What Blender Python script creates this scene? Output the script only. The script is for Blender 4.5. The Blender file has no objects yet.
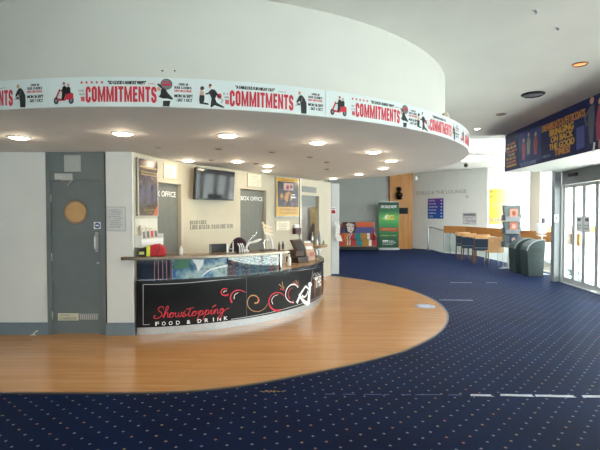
import bpy, bmesh, math, random
from mathutils import Vector, Matrix
from mathutils.geometry import tessellate_polygon
random.seed(7)
PI = math.pi
SC = bpy.context.scene
COL = SC.collection

# ------------------------------------------------------------------ camera model (600x450, focal length in pixels)
FPX, CAMH, TILT = 440.0, 1.55, math.atan(11 / 440.0)

def ray(x, y):
    a, b = (x - 300) / FPX, (225 - y) / FPX
    return Vector((a, math.cos(TILT) + math.sin(TILT) * b, -math.sin(TILT) + math.cos(TILT) * b))
CAM = Vector((0, 0, CAMH))
def atZ(x, y, Z):
    r = ray(x, y); return CAM + r * ((Z - CAMH) / r.z)
def atY(x, y, Y):
    r = ray(x, y); return CAM + r * (Y / r.y)
def on_wall(x, y, p, q):
    """distance along the vertical wall p->q and height where the sight line meets it"""
    r = ray(x, y); d = Vector((q[0]-p[0], q[1]-p[1])).normalized()
    det = r.x * -d.y + d.x * r.y
    t = (p[0] * -d.y + d.x * p[1]) / det
    return Vector((r.x*t-p[0], r.y*t-p[1])).dot(d), CAMH + r.z * t
def on_cyl(x, y, c, R):
    """arc length (from the side facing us, to the right) and height on a vertical cylinder"""
    r = ray(x, y)
    A = r.x**2 + r.y**2; B = -2*(r.x*c[0] + r.y*c[1]); C = c[0]**2 + c[1]**2 - R*R
    D = max(B*B - 4*A*C, 0); t = (-B - math.sqrt(D)) / (2*A)
    X, Y = r.x*t - c[0], r.y*t - c[1]
    return math.atan2(X, -Y) * R, CAMH + r.z*t

# ------------------------------------------------------------------ materials
def lin(h):
    if isinstance(h, (tuple, list)): return tuple(h)[:3]
    h = h.lstrip('#'); o = []
    for i in (0, 2, 4):
        c = int(h[i:i+2], 16) / 255.0
        o.append(c / 12.92 if c <= .04045 else ((c + .055) / 1.055) ** 2.4)
    return tuple(o)
MATS = {}
def mat(name, col, rough=.55, metal=0.0, var=.06, scale=12.0, spec=.5, emit=None, estr=0, sheen=0, bump=0):
    if name in MATS: return MATS[name]
    m = bpy.data.materials.new(name); m.use_nodes = True
    nt = m.node_tree; b = nt.nodes['Principled BSDF']
    c = lin(col)
    tc = nt.nodes.new('ShaderNodeTexCoord'); nz = nt.nodes.new('ShaderNodeTexNoise')
    nz.inputs['Scale'].default_value = scale; nz.inputs['Detail'].default_value = 3
    nt.links.new(tc.outputs['Object'], nz.inputs['Vector'])
    rp = nt.nodes.new('ShaderNodeValToRGB')
    lo = tuple(max(0, v * (1 - var)) for v in c); hi = tuple(min(1, v * (1 + var)) for v in c)
    rp.color_ramp.elements[0].color = lo + (1,); rp.color_ramp.elements[1].color = hi + (1,)
    rp.color_ramp.elements[0].position = .3; rp.color_ramp.elements[1].position = .7
    nt.links.new(nz.outputs['Fac'], rp.inputs['Fac']); nt.links.new(rp.outputs['Color'], b.inputs['Base Color'])
    b.inputs['Roughness'].default_value = rough; b.inputs['Metallic'].default_value = metal
    b.inputs['Specular IOR Level'].default_value = spec
    if sheen: b.inputs['Sheen Weight'].default_value = sheen
    if bump:
        bp = nt.nodes.new('ShaderNodeBump'); bp.inputs['Strength'].default_value = bump
        bp.inputs['Distance'].default_value = .01
        nt.links.new(nz.outputs['Fac'], bp.inputs['Height']); nt.links.new(bp.outputs['Normal'], b.inputs['Normal'])
    if emit:
        b.inputs['Emission Color'].default_value = lin(emit) + (1,); b.inputs['Emission Strength'].default_value = estr
    MATS[name] = m; return m

def node_math(nt, op, a, b=None, c=None):
    n = nt.nodes.new('ShaderNodeMath'); n.operation = op
    for i, v in enumerate((a, b, c)):
        if v is None: continue
        if isinstance(v, (int, float)): n.inputs[i].default_value = v
        else: nt.links.new(v, n.inputs[i])
    return n.outputs[0]

def glass_mat(name, tint='#f2f8f8', gloss=.07, rough=.02):
    m = bpy.data.materials.new(name); m.use_nodes = True; nt = m.node_tree
    nt.nodes.remove(nt.nodes['Principled BSDF']); out = nt.nodes['Material Output']
    tr = nt.nodes.new('ShaderNodeBsdfTransparent'); gl = nt.nodes.new('ShaderNodeBsdfGlossy')
    nz = nt.nodes.new('ShaderNodeTexNoise'); nz.inputs['Scale'].default_value = 1.5
    mr = nt.nodes.new('ShaderNodeMapRange'); mr.inputs['To Min'].default_value = gloss*.8; mr.inputs['To Max'].default_value = gloss*1.2
    nt.links.new(nz.outputs['Fac'], mr.inputs['Value'])
    tr.inputs['Color'].default_value = lin(tint) + (1,); gl.inputs['Roughness'].default_value = rough
    mx = nt.nodes.new('ShaderNodeMixShader'); nt.links.new(mr.outputs['Result'], mx.inputs['Fac'])
    nt.links.new(tr.outputs[0], mx.inputs[1]); nt.links.new(gl.outputs[0], mx.inputs[2])
    nt.links.new(mx.outputs[0], out.inputs['Surface']); MATS[name] = m; return m

def carpet_mat():
    m = bpy.data.materials.new('navy_dotted_carpet'); m.use_nodes = True; nt = m.node_tree
    b = nt.nodes['Principled BSDF']; L = nt.links
    tc = nt.nodes.new('ShaderNodeTexCoord'); mp = nt.nodes.new('ShaderNodeMapping')
    mp.inputs['Rotation'].default_value = (0, 0, math.radians(-4)); mp.inputs['Location'].default_value = (10.03, 10.02, 0)
    L.new(tc.outputs['Object'], mp.inputs['Vector'])
    sx = nt.nodes.new('ShaderNodeSeparateXYZ'); L.new(mp.outputs[0], sx.inputs[0])
    dx, dy, r = .168, .160, .0125
    def lattice(off):
        u = node_math(nt, 'ADD', node_math(nt, 'DIVIDE', sx.outputs[0], dx), off)
        v = node_math(nt, 'ADD', node_math(nt, 'DIVIDE', sx.outputs[1], dy), off)
        fu, fv = node_math(nt, 'FLOOR', u), node_math(nt, 'FLOOR', v)
        cu = node_math(nt, 'MULTIPLY', node_math(nt, 'SUBTRACT', node_math(nt, 'SUBTRACT', u, fu), .5), dx)
        cv = node_math(nt, 'MULTIPLY', node_math(nt, 'SUBTRACT', node_math(nt, 'SUBTRACT', v, fv), .5), dy)
        d = node_math(nt, 'ADD', node_math(nt, 'ABSOLUTE', cu), node_math(nt, 'ABSOLUTE', cv))
        mask = node_math(nt, 'LESS_THAN', d, r)
        cb = nt.nodes.new('ShaderNodeCombineXYZ'); L.new(fu, cb.inputs[0]); L.new(fv, cb.inputs[1]); cb.inputs[2].default_value = off
        wn = nt.nodes.new('ShaderNodeTexWhiteNoise'); L.new(cb.outputs[0], wn.inputs['Vector'])
        return mask, wn.outputs['Value']
    m1, n1 = lattice(0.0); m2, n2 = lattice(0.5)
    mask = node_math(nt, 'MAXIMUM', m1, m2)
    rnd = node_math(nt, 'ADD', node_math(nt, 'MULTIPLY', m1, n1), node_math(nt, 'MULTIPLY', m2, n2))
    rp = nt.nodes.new('ShaderNodeValToRGB'); rp.color_ramp.interpolation = 'CONSTANT'
    e = rp.color_ramp.elements
    e[0].position = 0; e[0].color = lin('#747680') + (1,); e[1].position = .45; e[1].color = lin('#82807f') + (1,)
    for p, h in ((.72, '#96815c'), (.86, '#98694e')):
        k = e.new(p); k.color = lin(h) + (1,)
    L.new(rnd, rp.inputs['Fac'])
    nz = nt.nodes.new('ShaderNodeTexNoise'); nz.inputs['Scale'].default_value = 1.3; nz.inputs['Detail'].default_value = 5
    L.new(tc.outputs['Object'], nz.inputs['Vector'])
    br = nt.nodes.new('ShaderNodeValToRGB')
    br.color_ramp.elements[0].position = .3; br.color_ramp.elements[1].position = .75
    br.color_ramp.elements[0].color = lin(CARPET_LO) + (1,); br.color_ramp.elements[1].color = lin(CARPET_HI) + (1,)
    L.new(nz.outputs['Fac'], br.inputs['Fac'])
    mx = nt.nodes.new('ShaderNodeMix'); mx.data_type = 'RGBA'
    L.new(mask, mx.inputs[0]); L.new(br.outputs[0], mx.inputs[6]); L.new(rp.outputs[0], mx.inputs[7])
    L.new(mx.outputs[2], b.inputs['Base Color'])
    b.inputs['Roughness'].default_value = .6; b.inputs['Specular IOR Level'].default_value = .06; b.inputs['Specular Tint'].default_value = (.45, .62, 1, 1)
    b.inputs['Sheen Weight'].default_value = .08; b.inputs['Sheen Roughness'].default_value = .35
    b.inputs['Sheen Tint'].default_value = lin('#3a74d8') + (1,)
    pn = nt.nodes.new('ShaderNodeTexNoise'); pn.inputs['Scale'].default_value = 260; L.new(tc.outputs['Object'], pn.inputs['Vector'])
    bp = nt.nodes.new('ShaderNodeBump'); bp.inputs['Strength'].default_value = .25; bp.inputs['Distance'].default_value = .004
    L.new(pn.outputs['Fac'], bp.inputs['Height']); L.new(bp.outputs['Normal'], b.inputs['Normal'])
    return m
CARPET_LO, CARPET_HI = '#050e24', '#091b3c'

def wood_mat(name, a, b_, c, plank=(1.9, .12), rough=.26, along='X', gap=True):
    m = bpy.data.materials.new(name); m.use_nodes = True; nt = m.node_tree; L = nt.links
    b = nt.nodes['Principled BSDF']; tc = nt.nodes.new('ShaderNodeTexCoord'); mp = nt.nodes.new('ShaderNodeMapping')
    if along == 'Z': mp.inputs['Rotation'].default_value = (0, PI/2, 0)
    if along == 'Y': mp.inputs['Rotation'].default_value = (0, 0, PI/2)
    L.new(tc.outputs['Object'], mp.inputs['Vector'])
    st = nt.nodes.new('ShaderNodeMapping'); st.inputs['Scale'].default_value = (1.2, 26, 26); L.new(mp.outputs[0], st.inputs['Vector'])
    nz = nt.nodes.new('ShaderNodeTexNoise'); nz.inputs['Scale'].default_value = 1.0; nz.inputs['Detail'].default_value = 4
    L.new(st.outputs[0], nz.inputs['Vector'])
    rp = nt.nodes.new('ShaderNodeValToRGB'); rp.color_ramp.elements[0].position = .32; rp.color_ramp.elements[1].position = .7
    rp.color_ramp.elements[0].color = lin(a) + (1,); rp.color_ramp.elements[1].color = lin(b_) + (1,)
    L.new(nz.outputs['Fac'], rp.inputs['Fac'])
    col = rp.outputs[0]
    if gap:
        bk = nt.nodes.new('ShaderNodeTexBrick'); L.new(mp.outputs[0], bk.inputs['Vector'])
        bk.inputs['Scale'].default_value = 1; bk.inputs['Brick Width'].default_value = plank[0]; bk.inputs['Row Height'].default_value = plank[1]
        bk.inputs['Mortar Size'].default_value = .0015; bk.inputs['Color1'].default_value = (1, 1, 1, 1)
        bk.inputs['Color2'].default_value = (.88, .86, .84, 1); bk.inputs['Mortar'].default_value = (.72, .66, .6, 1)
        mx = nt.nodes.new('ShaderNodeMix'); mx.data_type = 'RGBA'; mx.blend_type = 'MULTIPLY'; mx.inputs[0].default_value = 1
        L.new(col, mx.inputs[6]); L.new(bk.outputs['Color'], mx.inputs[7]); col = mx.outputs[2]
    L.new(col, b.inputs['Base Color']); b.inputs['Roughness'].default_value = rough
    b.inputs['Specular IOR Level'].default_value = .45
    MATS[name] = m; return m

def grad_mat(name, stops, axis=2, lo=0, hi=1, rough=.5):
    """a printed colour gradient along one local axis"""
    m = bpy.data.materials.new(name); m.use_nodes = True; nt = m.node_tree; L = nt.links
    b = nt.nodes['Principled BSDF']; tc = nt.nodes.new('ShaderNodeTexCoord'); sx = nt.nodes.new('ShaderNodeSeparateXYZ')
    L.new(tc.outputs['Object'], sx.inputs[0]); mr = nt.nodes.new('ShaderNodeMapRange')
    mr.inputs['From Min'].default_value = lo; mr.inputs['From Max'].default_value = hi
    L.new(sx.outputs[axis], mr.inputs['Value']); rp = nt.nodes.new('ShaderNodeValToRGB')
    e = rp.color_ramp.elements
    e[0].position, e[0].color = stops[0][0], lin(stops[0][1]) + (1,)
    e[1].position, e[1].color = stops[-1][0], lin(stops[-1][1]) + (1,)
    for p, h in stops[1:-1]:
        k = e.new(p); k.color = lin(h) + (1,)
    L.new(mr.outputs[0], rp.inputs[0]); L.new(rp.outputs[0], b.inputs['Base Color']); b.inputs['Roughness'].default_value = rough
    MATS[name] = m; return m

def print_mat(name, cols, scale=6, rough=.35, detail=4, spec=.5):
    """a mottled full-colour print"""
    m = bpy.data.materials.new(name); m.use_nodes = True; nt = m.node_tree; L = nt.links
    b = nt.nodes['Principled BSDF']; tc = nt.nodes.new('ShaderNodeTexCoord')
    nz = nt.nodes.new('ShaderNodeTexNoise'); nz.inputs['Scale'].default_value = scale; nz.inputs['Detail'].default_value = detail
    L.new(tc.outputs['Object'], nz.inputs['Vector']); rp = nt.nodes.new('ShaderNodeValToRGB'); e = rp.color_ramp.elements
    n = len(cols)
    e[0].position, e[0].color = .28, lin(cols[0]) + (1,); e[1].position, e[1].color = .72, lin(cols[-1]) + (1,)
    for i in range(1, n-1):
        k = e.new(.28 + .44 * i / (n-1)); k.color = lin(cols[i]) + (1,)
    L.new(nz.outputs['Fac'], rp.inputs[0]); L.new(rp.outputs[0], b.inputs['Base Color'])
    b.inputs['Roughness'].default_value = rough; b.inputs['Specular IOR Level'].default_value = spec
    MATS[name] = m; return m

# ------------------------------------------------------------------ mesh building
class MB:
    def __init__(s): s.bm = bmesh.new()
    def quad(s, pts, mi=0):
        f = s.bm.faces.new([s.bm.verts.new(p) for p in pts]); f.material_index = mi; return f
    def hexa(s, b, t, mi=0):
        """solid between a bottom ring and a top ring of the same count"""
        vb = [s.bm.verts.new(p) for p in b]; vt = [s.bm.verts.new(p) for p in t]; n = len(vb)
        fs = [s.bm.faces.new(list(reversed(vb))), s.bm.faces.new(vt)]
        for i in range(n): fs.append(s.bm.faces.new((vb[i], vb[(i+1) % n], vt[(i+1) % n], vt[i])))
        for f in fs: f.material_index = mi
        return s
    def box(s, x0, x1, y0, y1, z0, z1, mi=0):
        return s.hexa([(x0,y0,z0),(x1,y0,z0),(x1,y1,z0),(x0,y1,z0)], [(x0,y0,z1),(x1,y0,z1),(x1,y1,z1),(x0,y1,z1)], mi)
    def bar(s, p, q, w, d, up=(0, 0, 1), mi=0):
        p, q = Vector(p), Vector(q); a = (q-p).normalized(); u = Vector(up)
        if abs(a.dot(u)) > .98: u = Vector((1, 0, 0))
        x = a.cross(u).normalized() * w/2; y = x.normalized().cross(a).normalized() * d/2
        return s.hexa([p-x-y, p+x-y, p+x+y, p-x+y], [q-x-y, q+x-y, q+x+y, q-x+y], mi)
    def prism(s, poly, z0, z1, mi=0):
        return s.hexa([(x, y, z0) for x, y in poly], [(x, y, z1) for x, y in poly], mi)
    def prism_y(s, poly, y0, y1, mi=0):
        """polygon in x,z pushed along y"""
        return s.hexa([(x, y1, z) for x, z in poly], [(x, y0, z) for x, z in poly], mi)
    def prism_x(s, poly, x0, x1, mi=0):
        return s.hexa([(x0, y, z) for y, z in poly], [(x1, y, z) for y, z in poly], mi)
    def lathe(s, prof, n=24, c=(0, 0, 0), axis='Z', mi=0, cap=True):
        rings = []
        for r, z in prof:
            ring = []
            for i in range(n):
                a = 2*PI*i/n; x, y = r*math.cos(a), r*math.sin(a)
                p = (x, y, z) if axis == 'Z' else ((x, z, y) if axis == 'Y' else (z, x, y))
                ring.append(s.bm.verts.new((p[0]+c[0], p[1]+c[1], p[2]+c[2])))
            rings.append(ring)
        fs = []
        for A, B in zip(rings, rings[1:]):
            for i in range(n): fs.append(s.bm.faces.new((A[i], A[(i+1) % n], B[(i+1) % n], B[i])))
        if cap:
            fs.append(s.bm.faces.new(list(reversed(rings[0])))); fs.append(s.bm.faces.new(rings[-1]))
        for f in fs: f.material_index = mi; f.smooth = True
        if cap: fs[-1].smooth = fs[-2].smooth = False
        return s
    def tube(s, pts, r, n=8, mi=0):
        pts = [Vector(p) for p in pts]; rs = r if isinstance(r, (list, tuple)) else [r]*len(pts)
        rings = []; ref = None
        for i, p in enumerate(pts):
            t = (pts[min(i+1, len(pts)-1)] - pts[max(i-1, 0)]).normalized()
            if ref is None: ref = Vector((0, 0, 1)) if abs(t.z) < .9 else Vector((1, 0, 0))
            x = t.cross(ref).normalized(); y = x.cross(t).normalized(); ref = y
            rings.append([s.bm.verts.new(p + x*rs[i]*math.cos(2*PI*k/n) + y*rs[i]*math.sin(2*PI*k/n)) for k in range(n)])
        for A, B in zip(rings, rings[1:]):
            for k in range(n):
                f = s.bm.faces.new((A[k], A[(k+1) % n], B[(k+1) % n], B[k])); f.smooth = True; f.material_index = mi
        for R_ in (list(reversed(rings[0])), rings[-1]):
            f = s.bm.faces.new(R_); f.material_index = mi
        return s
    def arc(s, c, r0, r1, a0, a1, z0, z1, n=48, mi=0):
        """curved solid between two radii; angle 0 faces us, positive to the right"""
        P = lambda a, r, z: (c[0] + r*math.sin(a), c[1] - r*math.cos(a), z)
        ring = []
        for i in range(n+1):
            a = a0 + (a1-a0)*i/n
            ring.append([s.bm.verts.new(P(a, r, z)) for r, z in ((r0, z0), (r1, z0), (r1, z1), (r0, z1))])
        for A, B in zip(ring, ring[1:]):
            for k in range(4):
                f = s.bm.faces.new((A[k], B[k], B[(k+1) % 4], A[(k+1) % 4])); f.material_index = mi
        for R_ in (ring[0], list(reversed(ring[-1]))):
            f = s.bm.faces.new(R_); f.material_index = mi
        return s
    def flat(s, shapes, mp):
        """shapes: (outline in u,v ; material index ; layer) laid on a surface by mp(u,v,layer)"""
        for poly, mi, ly in shapes:
            vs = [s.bm.verts.new(mp(u, v, ly)) for u, v in poly]
            for t in tessellate_polygon([[Vector((u, v, 0)) for u, v in poly]]):
                try:
                    f = s.bm.faces.new([vs[i] for i in t]); f.material_index = mi
                except ValueError: pass
        return s
    def faces(s, vf, mp, mi=0, ly=0):
        v, f = vf; vs = [s.bm.verts.new(mp(x, y, ly)) for x, y in v]
        for t in f:
            g = s.bm.faces.new([vs[i] for i in t]); g.material_index = mi
        return s

def thing(name, label, cat, loc=(0, 0, 0), rotz=0, group=None):
    o = bpy.data.objects.new(name, None); COL.objects.link(o); o.empty_display_size = .1
    o.location = loc; o.rotation_euler = (0, 0, rotz); o['label'] = label; o['category'] = cat
    if group: o['group'] = group
    return o
def tag(o, label, cat, group=None, kind=None):
    o['label'] = label; o['category'] = cat
    if group: o['group'] = group
    if kind: o['kind'] = kind
    return o
def obj(name, mb, mats, parent=None, loc=(0, 0, 0), rotz=0, bevel=0, label=None, fixn=True):
    if not isinstance(mats, (list, tuple)): mats = [mats]
    if fixn: bmesh.ops.recalc_face_normals(mb.bm, faces=mb.bm.faces)
    me = bpy.data.meshes.new(name); mb.bm.to_mesh(me); mb.bm.free()
    for m in mats: me.materials.append(m)
    o = bpy.data.objects.new(name, me); COL.objects.link(o)
    o.location = loc; o.rotation_euler = (0, 0, rotz)
    if parent: o.parent = parent
    if bevel:
        b = o.modifiers.new('edge', 'BEVEL'); b.width = bevel; b.segments = 2; b.limit_method = 'ANGLE'; b.angle_limit = math.radians(40)
    if label: o['label'] = label
    return o
def struct(name, mb, mats, label=None, parent=None, bevel=0, fixn=True):
    o = obj(name, mb, mats, parent, bevel=bevel, fixn=fixn)
    if not parent: o['kind'] = 'structure'
    if label: o['label'] = label
    if not parent: o['category'] = name.split('_')[0]
    return o
def dup(root, loc, rotz, label=None, group=None):
    r = root.copy(); COL.objects.link(r); r.location = loc; r.rotation_euler = (0, 0, rotz)
    if label: r['label'] = label
    if group: r['group'] = group
    for ch in list(root.children):
        c = ch.copy(); COL.objects.link(c); c.parent = r
        for g in list(ch.children):
            d = g.copy(); COL.objects.link(d); d.parent = c
    return r

# ------------------------------------------------------------------ flat lettering and drawing
_tc = {}
def text(s, x0, y0, x1, y1, bold=.0, keep=False, sp=1.0, shear=0):
    """lettering as (verts, faces) in u,v filling the box"""
    k = (s, bold, sp, shear)
    if k not in _tc:
        cu = bpy.data.curves.new('lettering', 'FONT'); cu.body = s; cu.size = 1; cu.offset = bold; cu.space_character = sp
        cu.shear = shear; cu.resolution_u = 3; cu.align_x = 'CENTER'
        o = bpy.data.objects.new('lettering', cu); COL.objects.link(o)
        dg = bpy.context.evaluated_depsgraph_get(); dg.update()
        me = bpy.data.meshes.new_from_object(o.evaluated_get(dg))
        v = [(p.co.x, p.co.y) for p in me.vertices]; f = [tuple(p.vertices) for p in me.polygons]
        bpy.data.objects.remove(o); bpy.data.meshes.remove(me); bpy.data.curves.remove(cu)
        _tc[k] = (v, f)
    v, f = _tc[k]
    ax, bx = min(p[0] for p in v), max(p[0] for p in v); ay, by = min(p[1] for p in v), max(p[1] for p in v)
    kx, ky = (x1-x0)/(bx-ax), (y1-y0)/(by-ay)
    if keep:
        kk = min(kx, ky); cx = (x0+x1)/2; cy = (y0+y1)/2
        return [(cx + (p[0]-(ax+bx)/2)*kk, cy + (p[1]-(ay+by)/2)*kk) for p in v], f
    return [(x0+(p[0]-ax)*kx, y0+(p[1]-ay)*ky) for p in v], f
BLOCK = {'C': (.52, [[(.3, 0), (.7, 0), (1, .16), (1, .36), (.58, .36), (.58, .2), (.42, .2), (.42, .8), (.58, .8), (.58, .64), (1, .64), (1, .84), (.7, 1), (.3, 1), (0, .84), (0, .16)]]),
 'O': (.54, [[(.3, 0), (.5, 0), (.5, .2), (.42, .2), (.42, .8), (.5, .8), (.5, 1), (.3, 1), (0, .84), (0, .16)], [(.5, 0), (.7, 0), (1, .16), (1, .84), (.7, 1), (.5, 1), (.5, .8), (.58, .8), (.58, .2), (.5, .2)]]),
 'M': (.76, [rect_ for rect_ in ([(0, 0), (.27, 0), (.27, 1), (0, 1)], [(.73, 0), (1, 0), (1, 1), (.73, 1)], [(.27, 1), (.27, .5), (.42, 0), (.58, 0), (.73, .5), (.73, 1), (.5, .38)])]),
 'I': (.27, [[(0, 0), (1, 0), (1, 1), (0, 1)]]),
 'T': (.5, [[(.28, 0), (.72, 0), (.72, .8), (1, .8), (1, 1), (0, 1), (0, .8), (.28, .8)]]),
 'E': (.46, [[(0, 0), (1, 0), (1, .2), (.5, .2), (.5, .41), (.9, .41), (.9, .6), (.5, .6), (.5, .8), (1, .8), (1, 1), (0, 1)]]),
 'N': (.58, [[(0, 0), (.34, 0), (.34, .55), (.66, 0), (1, 0), (1, 1), (.66, 1), (.66, .45), (.34, 1), (0, 1)]]),
 'S': (.52, [[(.3, 0), (.7, 0), (1, .14), (1, .42), (.85, .54), (.42, .66), (.42, .8), (.58, .8), (.58, .68), (1, .68), (1, .86), (.7, 1), (.3, 1), (0, .86), (0, .58), (.15, .46), (.58, .34), (.58, .2), (.42, .2), (.42, .34), (0, .34), (0, .14)]])}
def block_title(word, x0, y0, x1, y1, gap=.085):
    tot = sum(BLOCK[c][0] for c in word) + gap*(len(word)-1); k = (x1-x0)/tot; x = x0; out = []
    for i, c in enumerate(word):
        w_, ps = BLOCK[c]; dy = (y1-y0)*.05*(1 if i in (0, len(word)-1) else 0)
        for p in ps: out.append([(x+u*w_*k, y0-dy+v*(y1-y0+dy)) for u, v in p])
        x += (w_+gap)*k
    return out
def disc(x, y, r, n=16, ry=None): return [(x+r*math.cos(2*PI*i/n), y+(ry or r)*math.sin(2*PI*i/n)) for i in range(n)]
def rect(x0, y0, x1, y1): return [(x0, y0), (x1, y0), (x1, y1), (x0, y1)]
def star(x, y, r): return [(x+(r if i % 2 == 0 else r*.42)*math.sin(PI*i/5), y+(r if i % 2 == 0 else r*.42)*math.cos(PI*i/5)) for i in range(10)]
def smooth(pts, k=6):
    P = [Vector(p) for p in pts]; out = []
    for i in range(len(P)-1):
        a, b, c, d = P[max(i-1, 0)], P[i], P[i+1], P[min(i+2, len(P)-1)]
        for j in range(k):
            t = j/k
            out.append(.5*((2*b)+(c-a)*t+(2*a-5*b+4*c-d)*t*t+(3*b-a-3*c+d)*t**3))
    out.append(P[-1]); return [tuple(p) for p in out]
def stroke(pts, w, w1=None):
    """list of quads along a line; width may taper to w1"""
    P = [Vector(p) for p in pts]; L_, R_ = [], []; n = len(P)
    for i, p in enumerate(P):
        t = (P[min(i+1, n-1)]-P[max(i-1, 0)]); t = t.normalized() if t.length > 0 else Vector((1, 0))
        ww = (w + ((w1 if w1 is not None else w)-w)*i/max(n-1, 1))/2; nn = Vector((-t.y, t.x))*ww
        L_.append(tuple(p+nn)); R_.append(tuple(p-nn))
    return [[R_[i], R_[i+1], L_[i+1], L_[i]] for i in range(n-1)]
def scribble(x0, y0, x1, y1, seed=1, n=None):
    """a line of print too small to read: letter-like ticks"""
    rr = random.Random(seed); out = []; h = y1-y0; x = x0
    while x < x1 - h*.3:
        w = h*rr.uniform(.35, .7)
        if rr.random() < .16: x += h*.35; continue
        k = rr.randrange(3)
        if x + w > x1: break
        t = h*.2
        out.append(rect(x, y0, x+t, y1))
        if k == 0: out.append(rect(x+t, y1-t, x+w, y1)); out.append(rect(x+t, y0, x+w, y0+t))
        elif k == 1: out.append(rect(x+w-t, y0, x+w, y1)); out.append(rect(x+t, y0+h*.42, x+w-t, y0+h*.6))
        else: out.append(rect(x+t, y0, x+w, y0+t))
        x += w + h*.18
    return out
def S(polys, mi=0, ly=0): return [(p, mi, ly) for p in polys]

def wall_frame(p, q, off=.0):
    """map (along, height, layer) onto the face of the wall p->q that looks at us"""
    p2, q2 = Vector((p[0], p[1])), Vector((q[0], q[1])); e = (q2-p2).normalized(); n = Vector((e.y, -e.x))
    return lambda u, v, ly=0: (p2.x+e.x*u+n.x*(off+.0012*ly), p2.y+e.y*u+n.y*(off+.0012*ly), v)
def wall_box(mb, p, q, u0, u1, z0, z1, d0, d1, mi=0):
    """box on a wall, d = distance out of the wall towards us"""
    A, B = wall_frame(p, q, d0), wall_frame(p, q, d1)
    return mb.hexa([B(u0, z0), B(u1, z0), A(u1, z0), A(u0, z0)], [B(u0, z1), B(u1, z1), A(u1, z1), A(u0, z1)], mi)
def cyl_map(c, R, off=0.0):
    return lambda u, v, ly=0: (c[0]+(R+off+.0012*ly)*math.sin(u/R), c[1]-(R+off+.0012*ly)*math.cos(u/R), v)

# ================================================================== palette
M_wall = mat('white_wall_paint', '#d3d6d5', .6, var=.02, scale=3)
M_drum = mat('drum_paint', '#cdcdc8', .6, var=.025, scale=2)
M_cream = mat('cream_wall_paint', '#bfb8a4', .6, var=.03, scale=4)
M_shade = mat('grey_wall_paint', '#a9aba8', .6, var=.03, scale=3)  # grey tone carries the shade on the sofa wall
M_white = mat('bright_white_paint', '#e6e6e2', .55, var=.02, scale=3)
M_ceil = mat('ceiling_paint', '#d6d4cf', .8, var=.03, scale=1.5, spec=.15)
M_ceilw = mat('white_ceiling_paint', '#ecebe7', .7, var=.02, scale=2)
M_soff = mat('soffit_paint', '#d6d7d7', .75, var=.03, scale=2)
M_slate = mat('slate_blue_grey_paint', '#6d7c87', .45, var=.05, scale=8)
M_door = mat('dark_grey_door_paint', '#667073', .42, var=.05, scale=6)
M_board = mat('grey_roller_panel', '#6f716a', .5, var=.05, scale=9)
M_steel = mat('brushed_steel', '#b4b6b6', .32, 1.0, .08, 30)
M_chrome = mat('polished_chrome', '#c9cdd0', .08, 1.0, .03, 20)
M_alu = mat('silver_aluminium', '#b8bbbb', .38, .45, .05, 20)
M_frame = mat('pale_silver_door_frame', '#cfd2d1', .4, .2, .03, 20)
M_black = mat('satin_black', '#101114', .38, var=.15)
M_rubber = mat('dark_rubber', '#26272a', .7, var=.1)
M_plw = mat('white_plastic', '#e4e6e6', .4, var=.02)
M_plg = mat('grey_plastic', '#83888a', .5, var=.05)
M_paper = mat('printed_paper_white', '#dfe2df', .6, var=.02)
M_ink = mat('black_ink', '#16171a', .55, var=.1)
M_red = mat('red_print', '#c3243a', .5, var=.06)
M_redl = mat('script_red', '#d22c3c', .45, var=.05)
M_skin = mat('printed_skin_tone', '#c79a8a', .55, var=.08)
M_grey = mat('grey_print', '#6d7074', .55, var=.08)
M_gold = mat('gold_print', '#b98d58', .45, var=.06)
M_white_ink = mat('white_print', '#eef0ef', .45, var=.02)
M_yel = mat('yellow_print', '#f0bd3a', .45, var=.05)
M_orange = mat('orange_print', '#e08244', .5, var=.06)
M_navy = mat('navy_print', '#1b2350', .4, var=.12)
M_blue = mat('blue_print', '#2b4f9a', .45, var=.1)
M_letter = mat('grey_metal_letters', '#c2bfb4', .4, .4, .05)
M_glass = glass_mat('clear_glass')
M_floorwood = wood_mat('oak_strip_floor', '#b78550', '#c69766', '#8a5a30', (2.2, .095), .2)
M_carpet = carpet_mat()
M_oak = wood_mat('orange_oak_veneer', '#b07430', '#c98d48', '#a06a2c', along='Z', gap=False, rough=.4)
M_rail = wood_mat('oak_handrail', '#a86c36', '#c08648', '#8a5a30', along='Y', gap=False, rough=.35)
M_shelf = wood_mat('brown_laminate', '#6d5644', '#86705c', '#5a4636', gap=False, rough=.25)
M_beech = mat('pale_beech', '#c79a68', .4, var=.08, scale=18)
M_dwood = mat('dark_wood', '#5a3a26', .45, var=.15, scale=14)
M_lamp = mat('lit_diffuser', '#fff3dc', .5, emit='#ffe7c4', estr=22)
M_lampo = mat('warm_lamp', '#e0a060', .5, emit='#ffa860', estr=1.1)
M_pave = mat('pale_paving', '#d8d6d0', .8, var=.05, scale=1.5)

# ================================================================== setting
CAN, RF, RD = (-1.371, 7.034), 3.79, 3.495        # canopy centre, fascia radius, drum radius
ZS, ZF, ZC = 2.336, 2.548, 3.33                  # soffit, fascia top, main ceiling
CC, RC = (-2.388, 8.39), 2.833                   # counter centre and radius
A, B, C_, D, E_, F, G = (-2.118, 5.60), (-2.008, 6.199), (-1.804, 6.805), (-1.126, 7.884), (-.605, 8.893), (0, 9.632), (.78, 11.10)
W0, W1, W2 = (5.05, 19.9), (7.3, 17.2), (8.42, 16.9)
D0, D1 = (6.0, 10.0), (5.8, 8.2)
BP, BQ = (4.386, 6.459), (4.638, 9.982)
FAC = [(5.2, -3.2), (5.36, 1.0), (5.55, 5.0), (5.8, 8.2)]

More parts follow.
